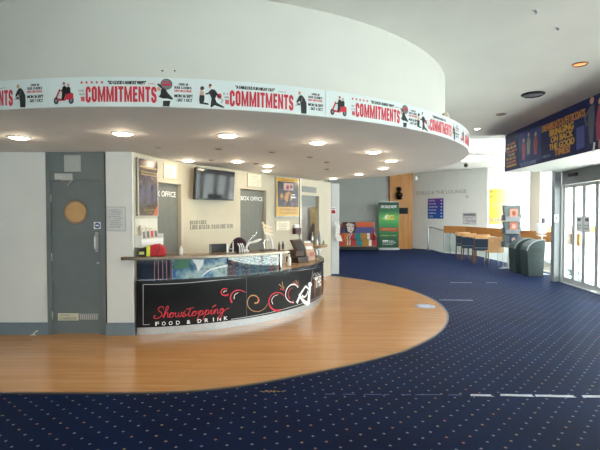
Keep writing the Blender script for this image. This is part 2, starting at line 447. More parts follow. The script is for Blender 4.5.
# carpet: one slab, the stairwell left out
mb = MB()
mb.prism([(-6.2, -3.2), (5.2, -3.2), (5.36, 1), (5.55, 5), (5.8, 8.2), (6.02, 10.12), (6.6, 10.2), (6.6, 16.45), (6.35, 16.75), (5.72, 17.5), (5.72, 19.2), (5.05, 19.95), (-6.2, 19.95)], -.15, 0)
struct('floor', mb, M_carpet, 'navy blue carpet with rows of small pale dots')
# timber floor under the canopy, let into the carpet
edge = [(-6.2, 3.774), (-1.6, 3.774), (-1.04, 3.80), (-.54, 3.93), (0, 4.19), (.58, 4.52)]
wc, wr = (-1.489, 7.776), 3.884
a0 = math.atan2(1.11-wc[0], -(4.84-wc[1])); a1 = math.radians(148)
edge += [(wc[0]+wr*math.sin(a0+(a1-a0)*i/40), wc[1]-wr*math.cos(a0+(a1-a0)*i/40)) for i in range(41)]
edge = edge[:2] + [tuple(p) for p in smooth(edge[1:], 3)]
mb = MB(); mb.prism(edge + [(-6.2, edge[-1][1])], -.1, .004)
struct('floor_timber', mb, M_floorwood, 'varnished oak strip floor with a rounded edge')
mb = MB()
for p, q in zip(edge, edge[1:]):
    P, Q = Vector((p[0], p[1], 0)), Vector((q[0], q[1], 0))
    if (Q-P).length < 1e-4: continue
    e = (Q-P).normalized(); n = Vector((e.y, -e.x, 0))*.03
    mb.hexa([P, P+n, Q+n, Q], [v+Vector((0, 0, .009)) for v in (P, P+n, Q+n, Q)])
struct('trim_1', mb, mat('dark_edge_strip', '#4a4038', .4, var=.1), 'dark edging strip between timber floor and carpet')

# canopy: soffit, fascia, drum
mb = MB(); N = 128
mb.lathe([(RF, 0), (RF, ZF-ZS)], N, (CAN[0], CAN[1], ZS))
for f in mb.bm.faces: f.smooth = False
o = struct('ceiling_canopy', mb, M_soff, 'round canopy ceiling over the counter')
mb = MB(); mb.lathe([(RD, 0), (RD, ZC-ZF+.02)], N, (CAN[0], CAN[1], ZF), cap=False)
struct('wall_drum', mb, M_drum, 'plain curved white wall above the canopy')
mb = MB(); mb.prism([(-6.2, -3.2), (5.9, -3.2), (6.2, 10.05), (-6.2, 10.05)], ZC, ZC+.1)
struct('ceiling', mb, M_ceil, 'plain grey main ceiling')
SKX0, SKX1 = 3.7, 6.2; SKYS = [(10.7, 12.9), (13.75, 15.2)]  # rooflight openings invented to brighten the far lobby
mb = MB(); ys = [10.05] + [v for q in SKYS for v in q] + [20.2]
mb.prism([(-6.2, 10.05), (SKX0, 10.05), (SKX0, 20.2), (-6.2, 20.2)], ZC+.03, ZC+.13); mb.prism([(SKX1, 10.05), (6.25, 10.05), (9.2, 17.5), (9.2, 20.2), (SKX1, 20.2)], ZC+.03, ZC+.13)
for a_, b_ in zip(ys[0::2], ys[1::2]): mb.box(SKX0, SKX1, a_, b_, ZC+.03, ZC+.13)
for SKY0, SKY1 in SKYS:
    for a_, b_, c_, d_ in ((SKX0-.1, SKX0, SKY0-.1, SKY1+.1), (SKX1, SKX1+.1, SKY0-.1, SKY1+.1), (SKX0, SKX1, SKY0-.1, SKY0), (SKX0, SKX1, SKY1, SKY1+.1)): mb.box(a_, b_, c_, d_, ZC+.13, ZC+.45)
struct('ceiling_lobby', mb, M_ceilw, 'bright white ceiling with rooflights towards the stairs')
gm_ = bpy.data.materials.new('frosted_rooflight'); gm_.use_nodes = True; nt_ = gm_.node_tree; nt_.nodes.remove(nt_.nodes['Principled BSDF'])
tl_ = nt_.nodes.new('ShaderNodeBsdfTranslucent'); nz_ = nt_.nodes.new('ShaderNodeTexNoise'); rp_ = nt_.nodes.new('ShaderNodeValToRGB')
rp_.color_ramp.elements[0].color = (.62, .63, .64, 1); rp_.color_ramp.elements[1].color = (.7, .7, .7, 1); nt_.links.new(nz_.outputs['Fac'], rp_.inputs[0]); nt_.links.new(rp_.outputs[0], tl_.inputs['Color']); nt_.links.new(tl_.outputs[0], nt_.nodes['Material Output'].inputs['Surface'])
for k, (SKY0, SKY1) in enumerate(SKYS):
    mb = MB(); mb.quad([(SKX0-.1, SKY0-.1, ZC+.45), (SKX1+.1, SKY0-.1, ZC+.45), (SKX1+.1, SKY1+.1, ZC+.45), (SKX0-.1, SKY1+.1, ZC+.45)]); struct('window_%d' % (7+k), mb, gm_, ('nearer', 'farther')[k] + ' frosted rooflight over the lobby')  # translucent sheets added to pass daylight into the lobby

# walls round the counter
mb = MB(); mb.box(-6.2, -3.226, 5.60, 5.75, 0, ZS); mb.box(-2.48, -2.44, 5.64, 5.75, 0, ZS); mb.box(-6.2, -4.55, 5.60, 5.75, ZS, ZC)
struct('wall_front', mb, M_wall, 'pale wall beside the grey door')
mb = MB(); mb.box(-6.2, -3.226, 5.588, 5.60, .004, .165)
struct('baseboard_front', mb, M_slate, 'slate grey skirting under the pale wall', bevel=.004)
mb = MB(); mb.box(-2.456, -2.118, 5.57, 5.76, 0, ZS)
struct('wall_pilaster', mb, M_wall, 'narrow white pier between door and counter', bevel=.006)
mb = MB(); mb.box(-2.468, -2.106, 5.558, 5.57, .004, .168); mb.box(-2.118, -2.106, 5.57, 5.7, .004, .168)
struct('baseboard_pilaster', mb, M_slate, 'slate grey skirting round the narrow pier', bevel=.003)
mb = MB(); wall_box(mb, A, B, 0, math.dist(A, B), 0, ZS, -.07, 0)
struct('wall_poster', mb, M_cream, 'narrow cream wall with the dark poster')
L1 = math.dist(B, C_)
mb = MB(); wall_box(mb, B, C_, 0, L1, 2.0, ZS, -.2, 0); wall_box(mb, B, C_, .585, L1, 0, 2.0, -.2, 0)
struct('wall_hatch', mb, M_cream, 'cream wall over the first ticket hatch')
mb = MB(); wall_box(mb, C_, D, 0, math.dist(C_, D), 0, ZS, -.2, 0)
struct('wall_screen', mb, M_cream, 'cream wall carrying the television')
L2 = math.dist(D, E_)
mb = MB(); wall_box(mb, D, E_, 0, L2, 2.01, ZS, -.2, 0); wall_box(mb, D, E_, 0, .10, 0, 2.01, -.2, 0); wall_box(mb, D, E_, .985, L2, 0, 2.01, -.2, 0)
struct('wall_hatch_far', mb, M_cream, 'cream wall over the second ticket hatch')
L3 = math.dist(E_, F)
mb = MB(); wall_box(mb, E_, F, 0, L3, 0, ZS, -.1, 0)
struct('wall_show', mb, M_cream, 'cream wall carrying the yellow edged poster')
mb = MB(); wall_box(mb, E_, F, L3-.03, L3, 0, ZS, 0, .03)
struct('trim_2', mb, M_alu, 'thin metal corner strip beside the yellow edged poster')
L4 = math.dist(F, G)
mb = MB(); wall_box(mb, F, G, 0, .09, 0, ZS, -.12, 0); wall_box(mb, F, G, .97, L4, 0, ZS, -.12, 0); wall_box(mb, F, G, .09, .97, 1.97, ZS, -.12, 0)
struct('wall_passage', mb, M_cream, 'cream wall with a doorway to a bright passage')
mb = MB(); wall_box(mb, F, G, .09, .97, 1.715, 1.97, -.10, -.05); wall_box(mb, F, G, .09, .80, 2.04, 2.17, 0, .012)
struct('trim_3', mb, mat('dark_transom_panel', '#5e6462', .4), 'dark grey panels above the passage doorway')
mb = MB(); mb.box(-1.6, .70, 13.0, 13.1, 0, ZC); mb.box(-1.7, -1.6, 10.4, 13.1, 0, ZC)
struct('wall_passage_end', mb, M_white, 'white end wall seen through the doorway')
mb = MB(); mb.box(.724, 1.008, 11.33, 11.6, 0, ZS)
struct('column', mb, mat('column_paint', '#d2d6d8', .5, var=.02), 'square white column at the edge of the timber floor', bevel=.01)
mb = MB(); mb.box(.70, .80, 11.15, 19.6, 0, ZC+.03)
struct('wall_inner', mb, M_shade, 'wall running back behind the column')

# far end
mb = MB(); mb.box(.7, 3.99, 19.6, 19.75, 0, ZC+.03)
struct('wall_back', mb, M_shade, 'plain grey wall behind the painted sofa')
mb = MB(); mb.box(3.96, 4.97, 19.45, 20.1, 0, ZC+.03)
struct('wall_oak', mb, M_oak, 'orange oak panelled pier at the far end', bevel=.01)
mb = MB(); wall_box(mb, W0, W1, -.6, math.dist(W0, W1), -1.8, ZC+.03, -.12, 0); wall_box(mb, W1, W2, -.02, math.dist(W1, W2), -1.8, ZC+.03, -.12, 0)
struct('wall_stairs', mb, M_white, 'white wall over the stairs')
mb = MB(); wall_box(mb, W1, W2, -.012, .012, 0, ZC, 0, .02)
struct('trim_4', mb, M_alu, 'thin vertical strip where the white wall turns')

# stairwell
mb = MB()
for i in range(5): mb.box(5.72+.28*i, 6.0+.28*i, 16.9, 19.2-.36*(i+1), -1.75, -.17*(i+1))
mb.prism([(6.62, 10.25), (8.7, 10.25), (8.7, 17), (7.3, 17.2), (6.6, 17.9)], -1.8, -1.7)
struct('floor_stairs', mb, mat('grey_stair_stone', '#b9b9b6', .6, var=.05), 'steps going down behind the timber rail')

# facade: glazing with frames
def glazed(name, p, q, z0, z1, n, label, pw=.06, glass=True):
    L = math.dist(p, q); fr = MB()
    for i in range(n+1):
        u = L*i/n; wall_box(fr, p, q, max(0, u-pw/2), min(L, u+pw/2), z0, z1, -.05, .05)
    wall_box(fr, p, q, 0, L, z0, z0+.09, -.045, .045); wall_box(fr, p, q, 0, L, z1-.09, z1, -.045, .045)
    f = struct(name, fr, M_frame, label)
    if glass:
        g = MB(); wall_box(g, p, q, .02, L-.02, z0+.05, z1-.05, -.004, .004)
        obj('pane', g, M_glass, f)
    return f
glazed('window_1', W2, (6.98, 10.7), 0, 3.2, 4, 'bright glazing beyond the timber rail', .08)
glazed('window_2', (6.98, 10.7), (6.02, 10.16), 0, 3.2, 1, 'return pane beside the entrance post')
mb = MB()
for p, q in ((W2, (6.98, 10.7)), ((6.98, 10.7), (6.02, 10.16))):
    wall_box(mb, p, q, 0, math.dist(p, q), -1.8, 0, -.1, .05); wall_box(mb, p, q, 0, math.dist(p, q), 3.2, ZC+.05, -.1, .05)
wall_box(mb, W2, (6.98, 10.7), 1.9, 3.0, 0, 3.2, -.12, .12)
struct('wall_facade', mb, mat('facade_paint', '#dcd6c8', .6, var=.03), 'pale pier and bands around the glazing')
mb = MB(); mb.box(5.80, 5.95, 10.03, 10.17, 0, ZC)
struct('wall_post', mb, mat('grey_post_metal', '#8b9092', .4, .15), 'grey metal post beside the entrance doors', bevel=.006)
for i in range(len(FAC)-1, 0, -1):
    glazed('window_%d' % (6-i), FAC[i], FAC[i-1], 0, 2.6, 3, 'tall entrance side glazing')
mb = MB()
for i in range(len(FAC)-1, 0, -1): wall_box(mb, FAC[i], FAC[i-1], 0, math.dist(FAC[i], FAC[i-1]), 2.6, ZC, -.1, .02)
wall_box(mb, (6.02, 10.1), FAC[-1], 0, 1.93, 2.5, ZC, -.1, .02)
struct('wall_right', mb, M_shade, 'band over the entrance glazing')
mb = MB(); mb.prism([(4.34, -3.2), BP, BQ, (6.05, 9.98), (5.8, 8.2), (5.55, 5), (5.36, 1), (5.2, -3.2)][::-1], 2.5, ZC-.005)
struct('ceiling_bulkhead', mb, mat('bulkhead_paint', '#d4d4d0', .6), 'boxed bulkhead over the entrance')
# left wall and the glazed front behind the viewer
mb = MB(); mb.box(-6.35, -6.2, -3.2, 20, 0, ZC)
struct('wall_left', mb, M_wall, 'plain pale side wall')
mb = MB(); mb.box(-6.2, 5.2, -3.3, -3.2, 0, .8); mb.box(-6.2, 5.2, -3.3, -3.2, 2.45, ZC); mb.box(-6.2, -3.0, -3.3, -3.2, .8, 2.45)
struct('wall_entry', mb, M_wall, 'low wall under the front glazing')
glazed('window_6', (5.2, -3.25), (-3.0, -3.25), .8, 2.45, 6, 'row of front windows behind the viewer', .12)
mb = MB(); mb.box(-30, 40, -40, 50, -2.2, -1.9); mb.prism([(5.25, -40), (40, -40), (40, 50), (9.5, 50), (9.5, 17), (7.05, 10.55), (6.05, 10.1), (5.85, 8.2), (5.6, 5), (5.4, 1)], -1.9, -.12)
mb.box(-30, 5.2, -40, -3.35, -1.9, -.12)
struct('ground', mb, M_pave, 'pale paving outside')

# ---- grey door on the left
fr = MB(); fr.box(-3.226, -3.18, 5.59, 5.74, 0, ZS); fr.box(-2.535, -2.48, 5.59, 5.74, 0, ZS); fr.box(-3.18, -2.535, 5.60, 5.74, 1.985, ZS)
door = struct('door_1', fr, M_door, 'tall dark grey door with a round porthole', bevel=.003)
lf = MB(); lf.box(-3.175, -2.54, 5.622, 5.665, .012, 1.978)
leaf = obj('door_leaf', lf, M_door, door, bevel=.003)
X = lambda x: (x-300)/FPX*5.6
Zd = lambda y: CAMH+ray(300, y).z/ray(300, y).y*5.61
mb = MB(); mb.lathe([(.148, 0), (.148, .012), (.128, .016), (.128, .008)], 40, (X(75.6), 5.608, Zd(212)), 'Y', cap=False)
mb.lathe([(.001, 0), (.128, 0)], 40, (X(75.6), 5.612, Zd(212)), 'Y', mi=1, cap=False)
obj('porthole', mb, [mat('porthole_rim', '#b08a5e', .45), mat('porthole_board', '#b99565', .5, var=.08)], leaf)
mb = MB(); mb.box(X(56), X(73), 5.575, 5.622, Zd(180), Zd(173.5)); o = obj('door_closer', mb, M_alu, leaf, bevel=.006)
mb = MB(); mb.bar((X(62), 5.59, Zd(181)), (X(74), 5.57, Zd(179.5)), .02, .012); mb.bar((X(74), 5.57, Zd(179.5)), (X(68), 5.6, Zd(186)), .015, .012); obj('closer_arm', mb, M_alu, o)
mb = MB(); mb.tube(smooth([(X(95.7), 5.622, Zd(250)), (X(95.7), 5.57, Zd(249)), (X(95.7), 5.565, Zd(243)), (X(95.7), 5.57, Zd(236)), (X(95.7), 5.622, Zd(235))], 4), .011, 10); obj('door_handle', mb, M_steel, leaf)
mb = MB(); mb.box(X(94.2), X(97.2), 5.619, 5.6225, Zd(252), Zd(232.5)); obj('handle_plate', mb, M_alu, leaf)
mb = MB(); mb.lathe([(.018, 0), (.018, .012)], 16, (X(97), 5.612, Zd(263)), 'Y'); obj('door_lock', mb, M_steel, leaf)
mb = MB(); mb.box(X(93), X(100), 5.618, 5.6225, Zd(229), Zd(222))
sg = obj('door_sign', mb, mat('sign_white', '#e8eaec', .5), leaf)
mb = MB(); mp = lambda u, v, l=0: (u, 5.6175-.0008*l, v)
mb.flat(S([disc(X(96.5), Zd(225.5), .036, 20)]), mp); mb.flat(S([rect(X(94.8), Zd(226.2), X(98.2), Zd(224.8))], 1, 1), mp); obj('sign_symbol', mb, [M_blue, M_white_ink], sg)
mb = MB(); mb.box(X(56), X(76.5), 5.612, 5.6225, Zd(320.5), Zd(313.5)); v_ = obj('door_label', mb, mat('pale_yellow_label', '#c9c9b0', .5), leaf)
mb = MB(); mb.flat(S(scribble(X(58), Zd(316), X(68), Zd(314.6), 4) + scribble(X(58), Zd(319.5), X(75), Zd(317.5), 5)), lambda u, v, l=0: (u, 5.611, v)); obj('label_print', mb, M_grey, v_)
mb = MB(); mb.box(X(77), X(96.5), 5.616, 5.6225, Zd(320.3), Zd(313.6))
for i in range(9): mb.box(X(78.3+2*i), X(79.2+2*i), 5.612, 5.6165, Zd(319.6), Zd(314.4), 1)
obj('vent_grille', mb, [M_plg, M_alu], leaf)
mb = MB(); mb.box(X(65.2), X(81.6), 5.592, 5.6005, Zd(171.8), Zd(155.3)); obj('transom_plate', mb, mat('pale_grey_plate', '#a9b0ae', .5), door)
mb = MB()
for z in (.25, 1.0, 1.75): mb.lathe([(.009, -.05), (.009, .05)], 10, (-3.177, 5.615, z))
obj('hinge', mb, M_steel, door)

# ================================================================== entrance doors (four narrow leaves)
LD = math.dist(D0, D1)
fr = MB()
wall_box(fr, D0, D1, -.14, 0.015, 0, 2.22, -.06, .06); wall_box(fr, D0, D1, 0, LD, 2.21, 2.5, -.06, .05, 1); wall_box(fr, D0, D1, 1.755, LD, 0, 2.21, -.06, .06)
wall_box(fr, D0, D1, 0, LD, .002, .014, -.07, .07)
dr = struct('door_2', fr, [M_frame, mat('door_header_grey', '#868b8b', .45, .1)], 'glazed entrance doors in silver frames under a grey header')
for u0, u1 in ((.02, .47), (.475, .885), (.89, 1.365), (1.37, 1.75)):
    m = MB(); w = .06
    wall_box(m, D0, D1, u0, u0+w, .02, 2.2, -.02, .02); wall_box(m, D0, D1, u1-w, u1, .02, 2.2, -.02, .02)
    wall_box(m, D0, D1, u0+w, u1-w, .02, .13, -.02, .02); wall_box(m, D0, D1, u0+w, u1-w, 2.13, 2.2, -.02, .02)
    l_ = obj('door_leaf', m, M_frame, dr)
    m = MB(); wall_box(m, D0, D1, u0+w, u1-w, .13, 2.13, -.004, .004); obj('door_glass', m, M_glass, l_)
m = MB(); wall_box(m, D0, D1, .37, .70, 2.36, 2.43, .05, .11); obj('door_sensor', m, M_black, dr, bevel=.01)
for i, (u0, u1) in enumerate(((.60, .83), (.90, 1.13))):
    m = MB(); wall_box(m, D0, D1, u0, u1, 1.18, 1.50, .021, .024)
    s_ = obj('door_notice', m, mat('door_notice_white', '#eceeee', .6), dr); m = MB()
    m.flat(S([rect(u0+.05, 1.40, u1-.05, 1.46)]) + S(scribble(u0+.02, 1.30, u1-.02, 1.325, i) + scribble(u0+.02, 1.24, u1-.02, 1.265, i+5), 1), wall_frame(D0, D1, .0255)); obj('notice_print', m, [M_grey, M_ink], s_)

# ================================================================== fascia banners
CB = cyl_map(CAN, RF+.006)
BZ0, BZ1 = ZS+.002, ZF+.003; BH = BZ1-BZ0
PW = 1.048; PS = [-.489 + PW*i for i in range(-2, 6)]
SEAM = [-2.58, -1.535, -.489, .597, 1.625, 2.66, 3.70, 4.74]
M_ban = mat('banner_vinyl', '#d3dcdd', .5, var=.015, scale=3)
M_dark = mat('black_figure_print', '#14161b', .5, var=.1)
def part_flat(name, shapes, mats, parent, mp, label=None):
    m = MB(); m.flat(shapes, mp); o = obj(name, m, mats, parent, fixn=False)
    if label: o['label'] = label
    return o
def part_text(name, items, mats, parent, mp, fat=0):
    """items: (string, box, bold, material index)"""
    m = MB()
    for s, b, bold, mi in items:
        f_ = fat if fat > 0 else -fat*(b[3]-b[1])
        for d in ((-f_, 0, f_) if fat else (0,)): m.faces(text(s, b[0]+f_+d, b[1], b[2]-f_+d, b[3], bold=bold), mp, mi, 1)
    return obj(name, m, mats, parent, fixn=False)
def fig_scooter(x, z, w, h):
    X = lambda a: x+a*w; Y = lambda b: z+b*h
    s = []
    for cx in (.13, .86):
        s += S([disc(X(cx), Y(.17), .125*w, 16, .16*h)], 0, 1) + S([disc(X(cx), Y(.17), .07*w, 14, .09*h)], 3, 2)
    P = lambda pts: [(X(a), Y(b)) for a, b in pts]
    s += S([P([(.55, .2), (.98, .24), (.97, .48), (.8, .54), (.58, .45)]), P([(.1, .3), (.2, .32), (.36, .66), (.29, .7)]), P([(.2, .16), (.6, .16), (.6, .26), (.22, .27)])], 1, 3)
    s += S([P([(.42, .5), (.62, .45), (.66, .76), (.56, .84), (.46, .78)]), P([(.62, .46), (.84, .5), (.84, .74), (.74, .8), (.66, .74)]), P([(.4, .2), (.52, .18), (.6, .44), (.44, .52)])], 0, 4)
    s += S(stroke([(X(.5), Y(.72)), (X(.4), Y(.6)), (X(.3), Y(.62))], .05*w), 0, 4)
    s += S([disc(X(.54), Y(.9), .06*w, 12, .07*h), disc(X(.74), Y(.86), .06*w, 12, .07*h)], 2, 5) + S([disc(X(.54), Y(.95), .055*w, 10, .04*h)], 0, 6)
    return s
def fig_lean(x, z, w, h):
    P = lambda pts: [(x+a*w, z+b*h) for a, b in pts]
    s = S([P([(.52, .0), (.98, .0), (1.0, .3), (.98, .5), (.8, .7), (.6, .82), (.4, .8), (.3, .6), (.44, .5), (.5, .3)])], 0, 2)
    s += S(stroke(P([(.42, .74), (.22, .52), (.2, .42), (.42, .38)]), .17*w), 0, 3)
    s += S([disc(x+.38*w, z+.9*h, .13*w, 12, .085*h), disc(x+.2*w, z+.44*h, .08*w, 8, .04*h)], 2, 4) + S(stroke(P([(.02, .32), (.4, .38)]), .035*w), 3, 4)
    s += S([P([(.5, .5), (.58, .72), (.62, .72), (.58, .5)])], 3, 4)
    return s
def fig_crouch(x, z, w, h):
    P = lambda pts: [(x+a*w, z+b*h) for a, b in pts]
    s = S([P([(.18, .34), (.3, .44), (.32, .6), (.55, .66), (.72, .48), (1, .3), (.98, .24), (.7, .28), (.4, .28)]), P([(.42, 0), (.8, 0), (.86, .2), (.44, .2)])], 0, 2)
    s += S([disc(x+.2*w, z+.62*h, .11*w, 12, .075*h)], 2, 3) + S(stroke(P([(.5, .6), (.3, .72), (.14, .8)]), .12*w), 0, 3)
    s += S([disc(x+.64*w, z+.8*h, .34*w, 24, .2*h)], 0, 3) + S([disc(x+.64*w, z+.8*h, .315*w, 24, .185*h)], 3, 4)
    s += S([rect(x+.42*w, z+.86*h, x+.86*w, z+.9*h), rect(x+.4*w, z+.74*h, x+.88*w, z+.82*h)], 1, 5)
    return s
def fig_dance(x, z, w, h):
    P = lambda pts: [(x+a*w, z+b*h) for a, b in pts]
    s = S([P([(.06, .14), (.2, .12), (.24, .34), (.24, .5), (.06, .5), (.04, .3)]), P([(.18, .12), (.4, .1), (.38, .17), (.24, .2)]),
           P([(.42, .58), (.5, .78), (.62, .76), (.7, .54), (.64, .38), (.7, .22), (1, .04), (.94, 0), (.62, .1), (.5, .0), (.46, .02), (.5, .4)])], 0, 2)
    s += S(stroke(P([(.5, .72), (.38, .58), (.28, .56)]), .06*w), 0, 3) + S(stroke(P([(.62, .72), (.76, .5), (.84, .46)]), .06*w), 0, 3)
    s += S([disc(x+.13*w, z+.74*h, .055*w, 10, .085*h), P([(.06, .5), (.22, .5), (.22, .66), (.08, .66)])], 2, 2) + S([disc(x+.16*w, z+.8*h, .075*w, 10, .08*h)], 0, 3)
    s += S([disc(x+.44*w, z+.88*h, .05*w, 10, .085*h)], 2, 3) + S([disc(x+.46*w, z+.94*h, .055*w, 10, .05*h)], 0, 4)
    s += S([disc(x+.8*w, z+.5*h, .09*w, 10, .12*h)], 1, 2) + S(stroke(P([(.84, .4), (.94, .34), (.86, .2)]), .03*w), 3, 2)
    return s
WHERE = {1: 'at the edge of the picture over the pale wall', 2: 'over the grey door and pier', 3: 'over the middle of the counter', 4: 'over the far end of the counter',
         5: 'just below the small ledge fitting', 6: 'round the far bend of the fascia'}
for i in range(0, 7):
    s0, s1 = SEAM[i], SEAM[i+1]
    scoot = (i % 2 == 0); w = s1-s0
    m = MB(); m.arc(CAN, RF+.001, RF+.006, (s0+.002)/RF, (s1-.002)/RF, BZ0, BZ1, 24)
    ban = obj('fascia_banner', m, M_ban)
    tag(ban, ('white scooter couple banner ' if scoot else 'white dancing couple banner ') + WHERE.get(i, 'wrapped out of sight round the canopy'), 'banner', 'show banners round the canopy')
    U = lambda a, s0=s0: s0+a; V = lambda f: BZ0+f*BH; B_ = lambda a, b, c, d: (U(a), V(b), U(c), V(d))
    pal = [M_dark, M_red, M_skin, M_grey]
    MS = dict(mats=[M_red, M_dark, M_grey])
    if scoot:
        part_flat('scooter_riders', fig_scooter(U(.044), V(.08), .16, .76*BH), pal, ban, CB)
        part_flat('star_row', S([star(U(.262+.038*k), V(.815), .0135) for k in range(5)], 0, 1), [M_red], ban, CB)
        part_flat('title_lettering', S(block_title('COMMITMENTS', *B_(.292, .15, .808, .68)), 0, 1), [M_red], ban, CB); part_text('article_lettering', [('THE', B_(.252, .17, .287, .33), .01, 0)], [M_red], ban, CB, -.06)
        part_text('quote_lettering', [('"SO GOOD I ALMOST WEPT"', B_(.455, .745, .735, .87), .01, 0)], [M_dark], ban, CB, -.07)
        part_flat('small_print', S(scribble(U(.24), V(.5), U(.285), V(.57), i) + scribble(U(.245), V(.38), U(.288), V(.45), i+9), 0, 1), [M_grey, M_red], ban, CB); part_flat('quote_credit', S(scribble(U(.745), V(.76), U(.80), V(.8), i+2), 1, 1), [M_grey, M_red], ban, CB)
        part_flat('crouching_figure', fig_crouch(U(.80), V(.02), .125, .94*BH), pal, ban, CB)
        da = .935
    else:
        part_flat('dancing_couple', fig_dance(U(.02), V(.03), .195, .82*BH), pal, ban, CB)
        part_flat('title_lettering', S(block_title('COMMITMENTS', *B_(.253, .13, .75, .67)), 0, 1), [M_red], ban, CB); part_text('article_lettering', [('THE', B_(.216, .17, .249, .33), .01, 0)], [M_red], ban, CB, -.06)
        part_text('quote_lettering', [('"A FABULOUS FUN NIGHT OUT"', B_(.295, .73, .60, .85), .01, 0)], [M_dark], ban, CB, -.07)
        part_flat('small_print', S(scribble(U(.205), V(.5), U(.25), V(.57), i) + scribble(U(.21), V(.38), U(.25), V(.45), i+9), 0, 1), [M_grey, M_red], ban, CB); part_flat('quote_credit', S(scribble(U(.62), V(.73), U(.69), V(.77), i+2), 0, 1), [M_grey, M_red], ban, CB)
        part_flat('leaning_figure', fig_lean(U(.762), V(.03), .10, .82*BH), pal, ban, CB)
        da = .875
    T = [('OVER 20', B_(da+.03, .745, da+.10, .825), .03, 0), ('SOUL CLASSICS', B_(da, .63, da+.125, .715), .03, 0), ('LIVE ON STAGE', B_(da, .52, da+.125, .60), .03, 1),
         ('MON 26 SEPT', B_(da, .335, da+.135, .44), .035, 0), ('- SAT 1 OCT', B_(da+.01, .19, da+.13, .30), .035, 0)]
    part_text('date_lettering', [(a, b, .01, d) for a, b, c, d in T], [M_dark, M_red], ban, CB, -.07)

# small fixings on the drum and ledge
DM = lambda x, y: on_cyl(x, y, CAN, RD)
for k, (x, y) in enumerate(((163, 71.2), (174.7, 71.2))):
    u, z = DM(x, y); p = cyl_map(CAN, RD)(u, z); q = cyl_map(CAN, RD, .015)(u, z); r_ = cyl_map(CAN, RD, .015)(u+(.01 if k else -.01), z)
    m = MB(); m.tube([p, q], .004, 8); m.tube([q, r_], .004, 8)
    tag(obj('wall_hook', m, M_rubber), 'small dark hook on the plain drum wall, %s' % ('nearer the counter' if k else 'nearer the grey door'), 'hook', 'hooks on the drum wall')
p = cyl_map(CAN, 3.67)(on_cyl(446.2, 117, CAN, 3.67)[0], ZF)
t = thing('ledge_spotlight', 'tiny pale spotlight standing on the fascia ledge by the drum', 'spotlight', p)
m = MB(); m.lathe([(.03, 0), (.03, .012)], 16); obj('base', m, M_plw, t)
m = MB(); m.lathe([(.026, .012), (.034, .08), (.026, .12), (.012, .13)], 16); obj('lamp_head', m, mat('cream_plastic', '#d8cdb8', .5), t)
m = MB(); m.tube([(-.03, -.01, .002), (-.05, -.02, .05), (-.04, -.02, .11)], .009, 8); obj('cable', m, M_dwood, t)

# ================================================================== ceiling lights
def downlight(p, label, r=.085, name='ceiling_light', warm=True, drop=.012, group='round downlights under the canopy', dm=None, fm=None):
    t = thing(name, label, 'ceiling light', p, 0, group)
    m = MB(); m.lathe([(r*1.0, 0), (r*1.02, -.006), (r*.9, -.014), (r*.86, -.004)], 32, cap=False); obj('frame', m, fm or M_plw, t)
    m = MB(); m.lathe([(.001, -drop-.012), (r*.6, -drop-.009), (r*.86, -drop+.006), (r*.86, -.002)], 32, cap=False); obj('diffuser', m, dm or M_lamp, t)
    return t
DL = [((19, 137), 'lit round downlight over the pale wall left of the grey door'), ((122.7, 133), 'lit round downlight in front of the grey door and pier'),
      ((228, 135), 'lit round downlight in front of the near end of the counter'), ((188.5, 160), 'lit round downlight beside the first ticket hatch'),
      ((237, 161), 'lit round downlight just above the television'), ((267.5, 165.5), 'lit round downlight, front one of the close pair by the second hatch'),
      ((266.5, 170.5), 'lit round downlight, rear one of the close pair by the second hatch'), ((317.8, 142), 'lit round downlight near the canopy edge in front of the counter end'),
      ((373.5, 151.5), 'lit round downlight right of the counter, first of the row going back'), ((391, 160.5), 'lit round downlight right of the counter, second of the row going back'),
      ((383, 168), 'lit round downlight right of the counter, third of the row going back'), ((359, 174), 'lit round downlight right of the column, fourth of the row going back'),
      ((333, 178.2), 'lit round downlight close in front of the white column')]
for (x, y), lb in DL:
    p = atZ(x, y, ZS); r = .105 if y < 165 else .095
    downlight(p, lb, r)
    L = bpy.data.lights.new('downlight_bulb', 'SPOT'); L.energy = 11.5; L.color = (1, .8, .56); L.spot_size = math.radians(125); L.spot_blend = .8; L.shadow_soft_size = .07
    o = bpy.data.objects.new('downlight_bulb', L); COL.objects.link(o); o.location = (p.x, p.y, ZS-.05)
    L = bpy.data.lights.new('downlight_glow', 'POINT'); L.energy = 2.0; L.color = (1, .8, .56); L.shadow_soft_size = .04
    o = bpy.data.objects.new('downlight_glow', L); COL.objects.link(o); o.location = (p.x, p.y, ZS-.07)
p = atZ(580, 64, ZC); t = downlight(p, 'recessed orange lit ring downlight on the grey ceiling above the blue banner', .085, group='downlights on the main ceiling', dm=M_lampo, fm=mat('copper_ring', '#b5794a', .35, .6), drop=-.004)
p = atZ(501, 114, ZC); downlight(p, 'unlit brownish downlight on the grey ceiling near the bulkhead end', .085, group='downlights on the main ceiling', dm=mat('brown_lens', '#8a6a58', .4), fm=mat('brown_ring', '#7d6659', .4), drop=-.004)
p = atZ(477, 128.3, ZC); downlight(p, 'small bright white downlight on the grey ceiling beside the canopy edge', .06, group='downlights on the main ceiling')
p = atZ(568, 97, ZC); downlight(p, 'pale flush disc on the grey ceiling next to the blue banner', .10, name='ceiling_disc', group='downlights on the main ceiling', dm=M_ceil, fm=M_ceil, drop=-.004)
p = atZ(533, 94, ZC); t = thing('ceiling_vent', 'round black air vent in the grey ceiling beside the blue banner', 'vent', p)
m = MB(); m.lathe([(.16, 0), (.165, -.01), (.13, -.03), (.12, -.02)], 36, cap=False); obj('frame', m, M_black, t)
m = MB(); m.lathe([(.001, -.012), (.05, -.03), (.11, -.018), (.12, -.004)], 32, cap=False); obj('diffuser_cone', m, M_grey, t)
